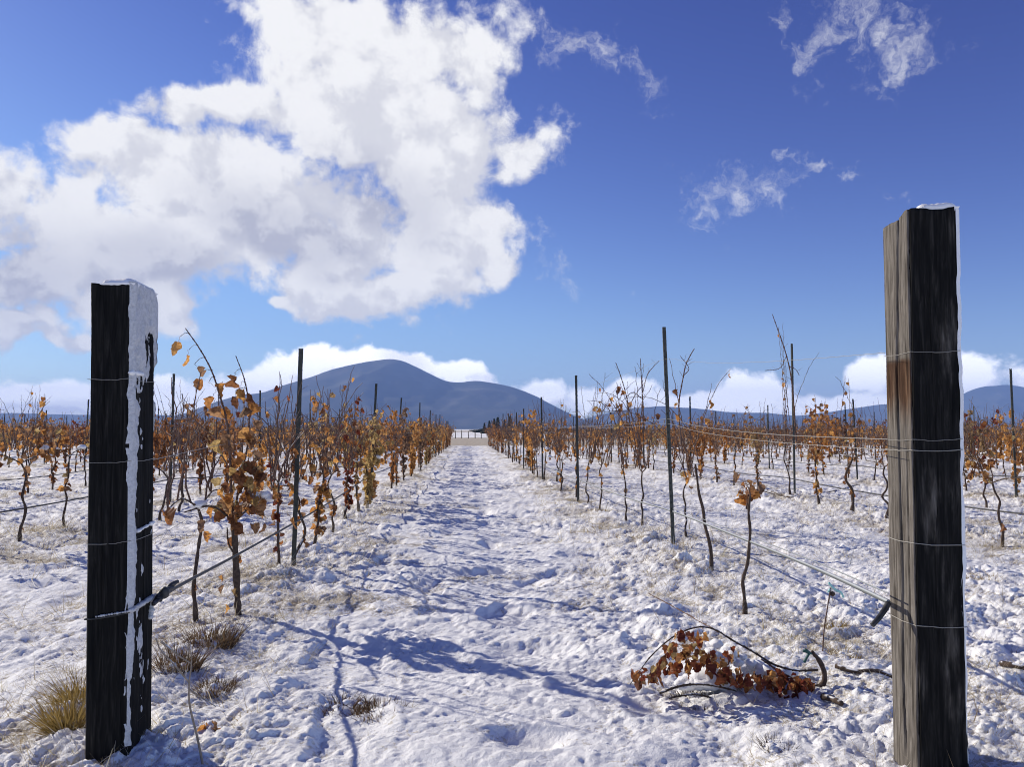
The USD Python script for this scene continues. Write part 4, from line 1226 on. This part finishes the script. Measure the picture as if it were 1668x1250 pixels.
# ------------------------------------------------------------------ the fallen vine before the right post
DV = 3.32
F0 = at(1190, 1125, DV); F0[2] = ground_z(F0[0], F0[1])
t = thing('fallen_vine', 'fallen vine arching over the snow with rusty leaves, left of the right post', 'vine', F0)
fl = lambda px, py, dy=0.0: at(px, py, DV+dy)-F0
fv = random.Random(91)
arch = smooth_line([fl(1026, 1116, -.05), fl(1060, 1070), fl(1100, 1036, .03), fl(1138, 1022, .05), fl(1166, 1027, .05), fl(1192, 1043, .04), fl(1226, 1062, .02), fl(1262, 1084), fl(1300, 1093), fl(1332, 1092)], 30)
part(t, 'arm', cane_tube(arch, 0.0024, 0.0050, 6), 'bark', smooth=True)
part(t, 'cane', cane_tube(smooth_line([fl(1170, 1030, .05), fl(1128, 1006, .35), fl(1090, 985, .62), fl(1057, 968, .8)], 14), 0.004, 0.0025, 5), 'cane_bark', smooth=True)
part(t, 'cane', cane_tube(smooth_line([fl(1240, 1074), fl(1268, 1094, -.04), fl(1290, 1105, -.06)], 9), 0.005, 0.003, 5), 'cane_bark', smooth=True)
part(t, 'cane', cane_tube(smooth_line([fl(1075, 1130, -.1), fl(1110, 1118, -.06), fl(1150, 1116), fl(1200, 1126)], 12), 0.005, 0.004, 5), 'bark', smooth=True)
part(t, 'cane', cane_tube(smooth_line([fl(1090, 1138, -.12), fl(1130, 1132, -.06), fl(1170, 1140)], 10), 0.004, 0.004, 5), 'bark', smooth=True)
part(t, 'trunk', tube(smooth_line([fl(1322, 1062), fl(1334, 1076), fl(1343, 1098), fl(1340, 1116), fl(1322, 1122)], 18), np.linspace(0.008, 0.0125, 18)*np.array([fv.uniform(.85, 1.2) for _ in range(18)]), 8), 'bark', smooth=True)
part(t, 'tie', tube(smooth_line([fl(1311, 1059, -.02), fl(1318, 1064, -.02), fl(1314, 1072, -.02), fl(1310, 1080, -.02)], 8), 0.006, 5), 'dark_green_tie', smooth=True)
part(t, 'tie', tube(smooth_line([fl(1308, 1061, -.02), fl(1322, 1066, -.02)], 5), 0.005, 5), 'dark_green_tie', smooth=True)
LF = [(1110, 1030), (1117, 1034), (1136, 1032), (1094, 1052), (1110, 1054), (1082, 1070), (1096, 1073), (1104, 1066), (1130, 1052), (1141, 1060), (1124, 1072), (1136, 1078), (1076, 1086), (1088, 1084), (1062, 1096), (1070, 1100),
      (1046, 1104), (1038, 1110), (1160, 1066), (1168, 1080), (1178, 1098), (1190, 1088), (1194, 1062), (1205, 1100), (1213, 1113), (1170, 1094), (1186, 1104), (1258, 1094), (1266, 1108), (1254, 1126), (1274, 1126), (1300, 1100), (1306, 1116), (1298, 1132),
      (1262, 1118), (1282, 1116), (1292, 1118), (1270, 1098), (1222, 1120), (1232, 1108), (1246, 1112), (1312, 1126), (1318, 1112), (1152, 1074), (1100, 1086), (1112, 1084), (1056, 1106)]
for px, py in LF:
    for _ in range(fv.choice([5, 6])):
        qy = py-4-(8 if py > 1102 else 0)+fv.gauss(0, 5)
        part(t, 'leaf', put_leaf(fl(px+fv.gauss(0, 5.5), qy, -.05+fv.gauss(0, .05)), fv.uniform(.028, .044), fv, droop=0.7), 'red_leaf' if fv.random() < (0.92 if px > 1240 else 0.7) else 'dry_leaf')
for i in range(46):
    q_ = fv.random()
    px = 1132+q_*150+fv.gauss(0, 8); py = 1044+q_*62+fv.random()*34*(1-q_)+fv.gauss(0, 4)
    v, f = clod(fv.uniform(.012, .034), 500+i, 0.72, 2)
    part(t, 'snow_lump', (v+fl(px, py-3, fv.uniform(.05, .15)), f), 'snow', smooth=True)
for px, py, r in ((1128, 1112, .055), (1152, 1106, .075), (1182, 1112, .07), (1208, 1122, .05), (1340, 1072, .022), (1344, 1090, .016), (1314, 1096, .018), (1116, 1114, .045)):
    v, f = clod(r, int(px), 0.6, 3)
    part(t, 'snow_lump', (v+fl(px, py, .11), f), 'snow', smooth=True)

# stake with a teal clip beside it
S0 = at(1338, 1068, 3.75); S0[2] = ground_z(S0[0], S0[1])
t = thing('plant_stake', 'thin stake carrying a pale teal plastic clip, above the fallen vine', 'stake', S0)
sl = lambda px, py: at(px, py, S0[1])-S0
part(t, 'stick', tube(smooth_line([(0, 0, -.08), sl(1342, 1030), sl(1348, 990), sl(1353, 958)], 12), 0.0032, 5), 'cane_bark', smooth=True)
for pts, r in (([(1350, 950), (1356, 957), (1362, 962)], .0055), ([(1362, 962), (1370, 966), (1374, 974)], .0055), ([(1352, 960), (1348, 966)], .004)):
    part(t, 'clip', tube(smooth_line([sl(*a) for a in pts], 7), r, 6), 'teal_plastic', smooth=True)
part(t, 'bud', (np.array(kn.vertices)*0.7+sl(1356, 968), np.array(kn.faces)), 'bark', smooth=True)

# sticks lying on the snow
def lying(label, pts, r, look='bark'):
    P = []
    for px, py in pts:
        b = base_point(px, py); b[2] += r*0.8+0.012; P.append(b)
    P = np.array(P)
    t = thing('fallen_stick', label, 'stick', P[0])
    part(t, 'wood', tube(smooth_line(P-P[0], 16), np.linspace(r, r*0.7, 16), 6), look, smooth=True)


lying('dark stick lying in the snow left of the foot of the right post', [(1362, 1117), (1395, 1124), (1430, 1126), (1462, 1130)], .011)
lying('dark stick on the snow at the right picture edge beyond the right post', [(1632, 1108), (1648, 1113), (1672, 1117)], .014)
lying('short black stick in the shadow right of the fallen vine', [(1340, 1158), (1356, 1164), (1372, 1172)], .014)
lying('thin grey branch lying across the snow in the second right row', [(1190, 787), (1240, 803), (1290, 818), (1340, 808), (1400, 790)], .012)

# frosted weed right of the left post
W0 = at(330, 1245, 2.72); W0[2] = ground_z(W0[0], W0[1])
t = thing('frosted_weed', 'frosted bare weed leaning over the shadow right of the left post', 'weed', W0)
wl = lambda px, py, dy=0.0: at(px, py, 2.72+dy)-W0
for pts, r in (([(333, 1262), (322, 1205), (309, 1150), (308, 1112)], .0045), ([(308, 1112), (286, 1086), (262, 1060), (254, 1040)], .0035), ([(309, 1125), (330, 1138), (352, 1152)], .003),
               ([(308, 1112), (312, 1075), (306, 1045)], .0025), ([(262, 1046), (290, 1068), (312, 1082)], .004)):
    part(t, 'stem', tube(smooth_line([wl(*a) for a in pts], 12), np.linspace(r, r*.6, 12), 5), 'pale_twig', smooth=True)
for px, py in ((334, 1172), (342, 1168), (328, 1176), (345, 1176)):
    part(t, 'leaf', put_leaf(wl(px, py, .25), .05, fv), 'dry_leaf')


def blades(seed, n, h, spread, lean=0.5, w=0.004, seg=3):
    rg = random.Random(seed); out = []
    for i in range(n):
        a = rg.uniform(0, 6.283); r = spread*math.sqrt(rg.random())
        p = np.array([r*math.cos(a), r*math.sin(a), -0.02]); hh = h*rg.uniform(.5, 1.1)
        d = np.array([math.cos(a)*rg.uniform(0, lean), math.sin(a)*rg.uniform(0, lean), 1]); d += np.array([rg.gauss(0, .2), rg.gauss(0, .2), 0])
        az = rg.uniform(0, 6.283); sd = np.array([math.cos(az), math.sin(az), 0])*w*rg.uniform(.6, 1.3)
        dr = rg.uniform(.1, .9)
        vs, fs = [], []
        for k in range(seg+1):
            t_ = k/seg
            c = p+d*hh*t_+np.array([d[0], d[1], -abs(dr)*.5])*hh*dr*t_*t_
            ww = sd*(1-0.85*t_)
            vs += [c-ww, c+ww]
        for k in range(seg):
            fs += [(2*k, 2*k+1, 2*k+3), (2*k, 2*k+3, 2*k+2)]
        out.append((np.array(vs), np.array(fs)))
    return join(out)


def tussock(label, px, py, n, h, spread, look, seed, snow=0):
    p = base_point(px, py)
    t = thing('grass_tussock', label, 'grass tussock', p)
    part(t, 'blades', blades(seed, int(n*2.2), h, spread, .7, .0026), look, kind='stuff')
    rg = random.Random(seed)
    for k in range(snow):
        v, f = clod(rg.uniform(.007, .019), seed+k, .7, 2)
        a = rg.uniform(0, 6.28); r = spread*rg.uniform(.2, 1)
        part(t, 'snow_lump', (v+[r*math.cos(a), r*math.sin(a), h*rg.uniform(.0, .3)], f), 'snow', smooth=True)


tussock('golden dry grass tussock at the left foot of the left post', 112, 1205, 320, .15, .05, 'gold_grass', 1, 5)
tussock('golden grass wisps just behind the left post', 128, 1165, 130, .15, .07, 'gold_grass', 2, 3)
tussock('brown dead weed clump under snow, left half of the pair before the path', 555, 1150, 150, .055, .11, 'frost_weed', 3, 3)
tussock('brown dead weed clump under snow, right half of the pair before the path', 618, 1160, 150, .06, .11, 'frost_weed', 4, 3)
tussock('reddish brown weed clump right of the left post behind the frosted weed', 292, 1108, 160, .14, .09, 'frost_weed', 5, 3)
tussock('frosty straw coloured tussock at the foot of the tall leafy vine', 345, 1062, 200, .13, .12, 'frost_weed', 6, 4)
tussock('brown tussock with snow lumps right of the frosted weed', 350, 1140, 150, .07, .08, 'frost_weed', 7, 3)
tussock('small tan tussock behind the fallen vine near the teal clip', 1362, 1035, 110, .07, .06, 'gold_grass', 8, 4)
tussock('small tan tussock between the fallen vine and the right post', 1378, 1088, 90, .06, .06, 'gold_grass', 9, 4)
tussock('tan grass patch right of the right post, farther back', 1605, 955, 200, .08, .13, 'gold_grass', 10, 8)
tussock('dark twiggy litter under the arch of the fallen vine', 1130, 1136, 150, .05, .14, 'brown_weed', 11, 8)
tussock('brown clump in the snow at the bottom right before the right post', 1265, 1228, 70, .05, .05, 'brown_weed', 12, 3)

# grass stalks and snow crumbs nobody could count
gr = random.Random(17)
gp = [[('blades', blades(200+i, n, h, sp, .8, .0028), 'grass', False)] for i, (n, h, sp) in enumerate([(14, .07, .04), (22, .10, .06), (9, .13, .04), (30, .06, .09), (6, .20, .05), (18, .05, .05)])]
ng_ = np.random.default_rng(17)


def scatter(n, near, span, keep, seed):
    rg = np.random.default_rng(seed)
    yy = near*np.exp(rg.random(n)*span)
    xx = rg.uniform(-1, 1, n)*(0.74*yy+0.7)
    ok = rg.random(n) < keep(xx, yy)
    return xx[ok], yy[ok], rg


def grass_keep(x, y):
    rc = row_close(x, y); pa = fbm2(x*1.3+3, y*1.3, 19, 3)
    return (0.13+0.95*rc*pa+1.2*np.clip(pa-0.50, 0, 1))*np.where(np.abs(x-0.1) < 0.8, 0.35, 1)


xx, yy, rg_ = scatter(70000, 2.3, 2.75, grass_keep, 17)
xx, yy = xx[:13500], yy[:13500]
zz = relief(xx, yy, False)[0]-0.004
sc = rg_.uniform(.4, 1.05, len(xx))*np.clip(0.25+0.12*yy, 0.5, 1.3)*np.where(np.abs(xx-0.1) < 0.8, .6, 1)
instancer('dry_grass', gp, [(rg_.integers(6), (a, b, c), rg_.uniform(0, 6.28), d) for a, b, c, d in zip(xx, yy, zz, sc)], 'frosted straw coloured grass stalks poking through the snow')
cp = [[('lump', clod(1.0, 300+i, .6, 2), 'snow', True)] for i in range(6)]
xx, yy, rg_ = scatter(40000, 2.2, 2.2, lambda x, y: (0.02+1.5*np.clip(fbm2(x*1.9+13, y*1.9, 29, 3)-0.52, 0, 1))*np.where(np.abs(x-0.1) < 0.8, 0.4, 1), 18)
xx, yy = xx[:2500], yy[:2500]
rr_ = 0.003+0.009*rg_.random(len(xx))**2.5
zz = relief(xx, yy)[0]-rr_*0.15
instancer('snow_crumbs', cp, [(rg_.integers(6), (a, b, c), rg_.uniform(0, 6.28), d) for a, b, c, d in zip(xx, yy, zz, rr_)], 'loose crumbs of snow scattered on the snow cover')

# ------------------------------------------------------------------ beyond the rows: a field fence and dark trees
def far_pt(px, Y):
    p = at(px, 705, Y); p[2] = ground_z(p[0], p[1]); return p


fp = None
for k, px in enumerate((742, 752, 763, 774, 784)):
    p = far_pt(px, 150)
    lab = f'small dark fence post across the end of the path, {ORD[k]} from the left'
    if fp is None:
        fp = thing('fence_post', lab, 'fence post', p, 0, 'field fence posts')
        part(fp, 'shaft', tube([(0, 0, -.2), (0, 0, .6), (0.03, 0, 1.45)], [.085, .08, .07], 8), 'fence_wood', smooth=50)
        part(fp, 'wire_wrap', tube([(0, 0, 1.2), (0, 0, 1.24)], [.09, .09], 8), 'wire')
    else:
        copy_of(fp, lab, 'fence post', p, gr.uniform(0, 3), 'field fence posts', (1, 1, gr.uniform(.85, 1.15)))


def conifer(seed, h):
    rg = random.Random(seed); out = []
    for i in range(330):
        t_ = rg.random()**0.8
        z = h*(0.08+0.92*t_)
        R = h*0.20*(1-t_)**0.8*rg.uniform(.3, 1.1)+0.05
        a = rg.uniform(0, 6.283)
        c = np.array([R*math.cos(a), R*math.sin(a), z])
        s_ = h*0.05*rg.uniform(.6, 1.3)
        d = np.array([math.cos(a), math.sin(a), -.5])*s_*1.6
        w_ = np.array([-math.sin(a), math.cos(a), 0])*s_*.6
        out.append((np.array([c-d*.4-w_, c-d*.4+w_, c+d, c+[0, 0, s_*.7]]), np.array([(0, 1, 2), (0, 2, 3), (1, 3, 2), (0, 3, 1)])))
    return join(out)


ct = None
for k, (px, Y, h) in enumerate(((789, 420, 5.0), (797, 420, 6.2), (805, 410, 7.2), (811, 430, 8.2), (822, 430, 6.8), (831, 420, 8.6), (846, 440, 6), (700, 470, 4.5))):
    p = far_pt(px, Y)
    lab = f'dark far conifer above the row ends, {ORD[k]} from the path' if k < 7 else 'single low dark conifer left of the path end'
    if ct is None:
        ct = thing('conifer', lab, 'tree', p, 0, 'far dark conifers', (h/8,)*3)
        part(ct, 'trunk', tube([(0, 0, -.3), (0, 0, 3.5), (0, 0, 7.6)], [.2, .14, .03], 6), 'bark'); part(ct, 'crown', conifer(5, 8.0), 'conifer')
    else:
        copy_of(ct, lab, 'tree', p, gr.uniform(0, 6), 'far dark conifers', (h/8*gr.uniform(.8, 1.3), h/8*gr.uniform(.8, 1.3), h/8))
# dark scrub along the far edge of the field
sc_ = []
for i in range(260):
    px = gr.uniform(-200, 1900); Y = gr.uniform(330, 700)
    p = far_pt(px, Y); r = gr.uniform(1.0, 2.6)
    v, f = clod(1.0, 700+i % 9, .8, 1)
    sc_.append((v*[r*gr.uniform(1, 3), r, r*gr.uniform(.5, .9)]+p+[0, 0, r*.3], f))
solo('scrub', join(sc_), 'conifer', 'dark scrub scattered over the far plain', kind='stuff')
#MORE
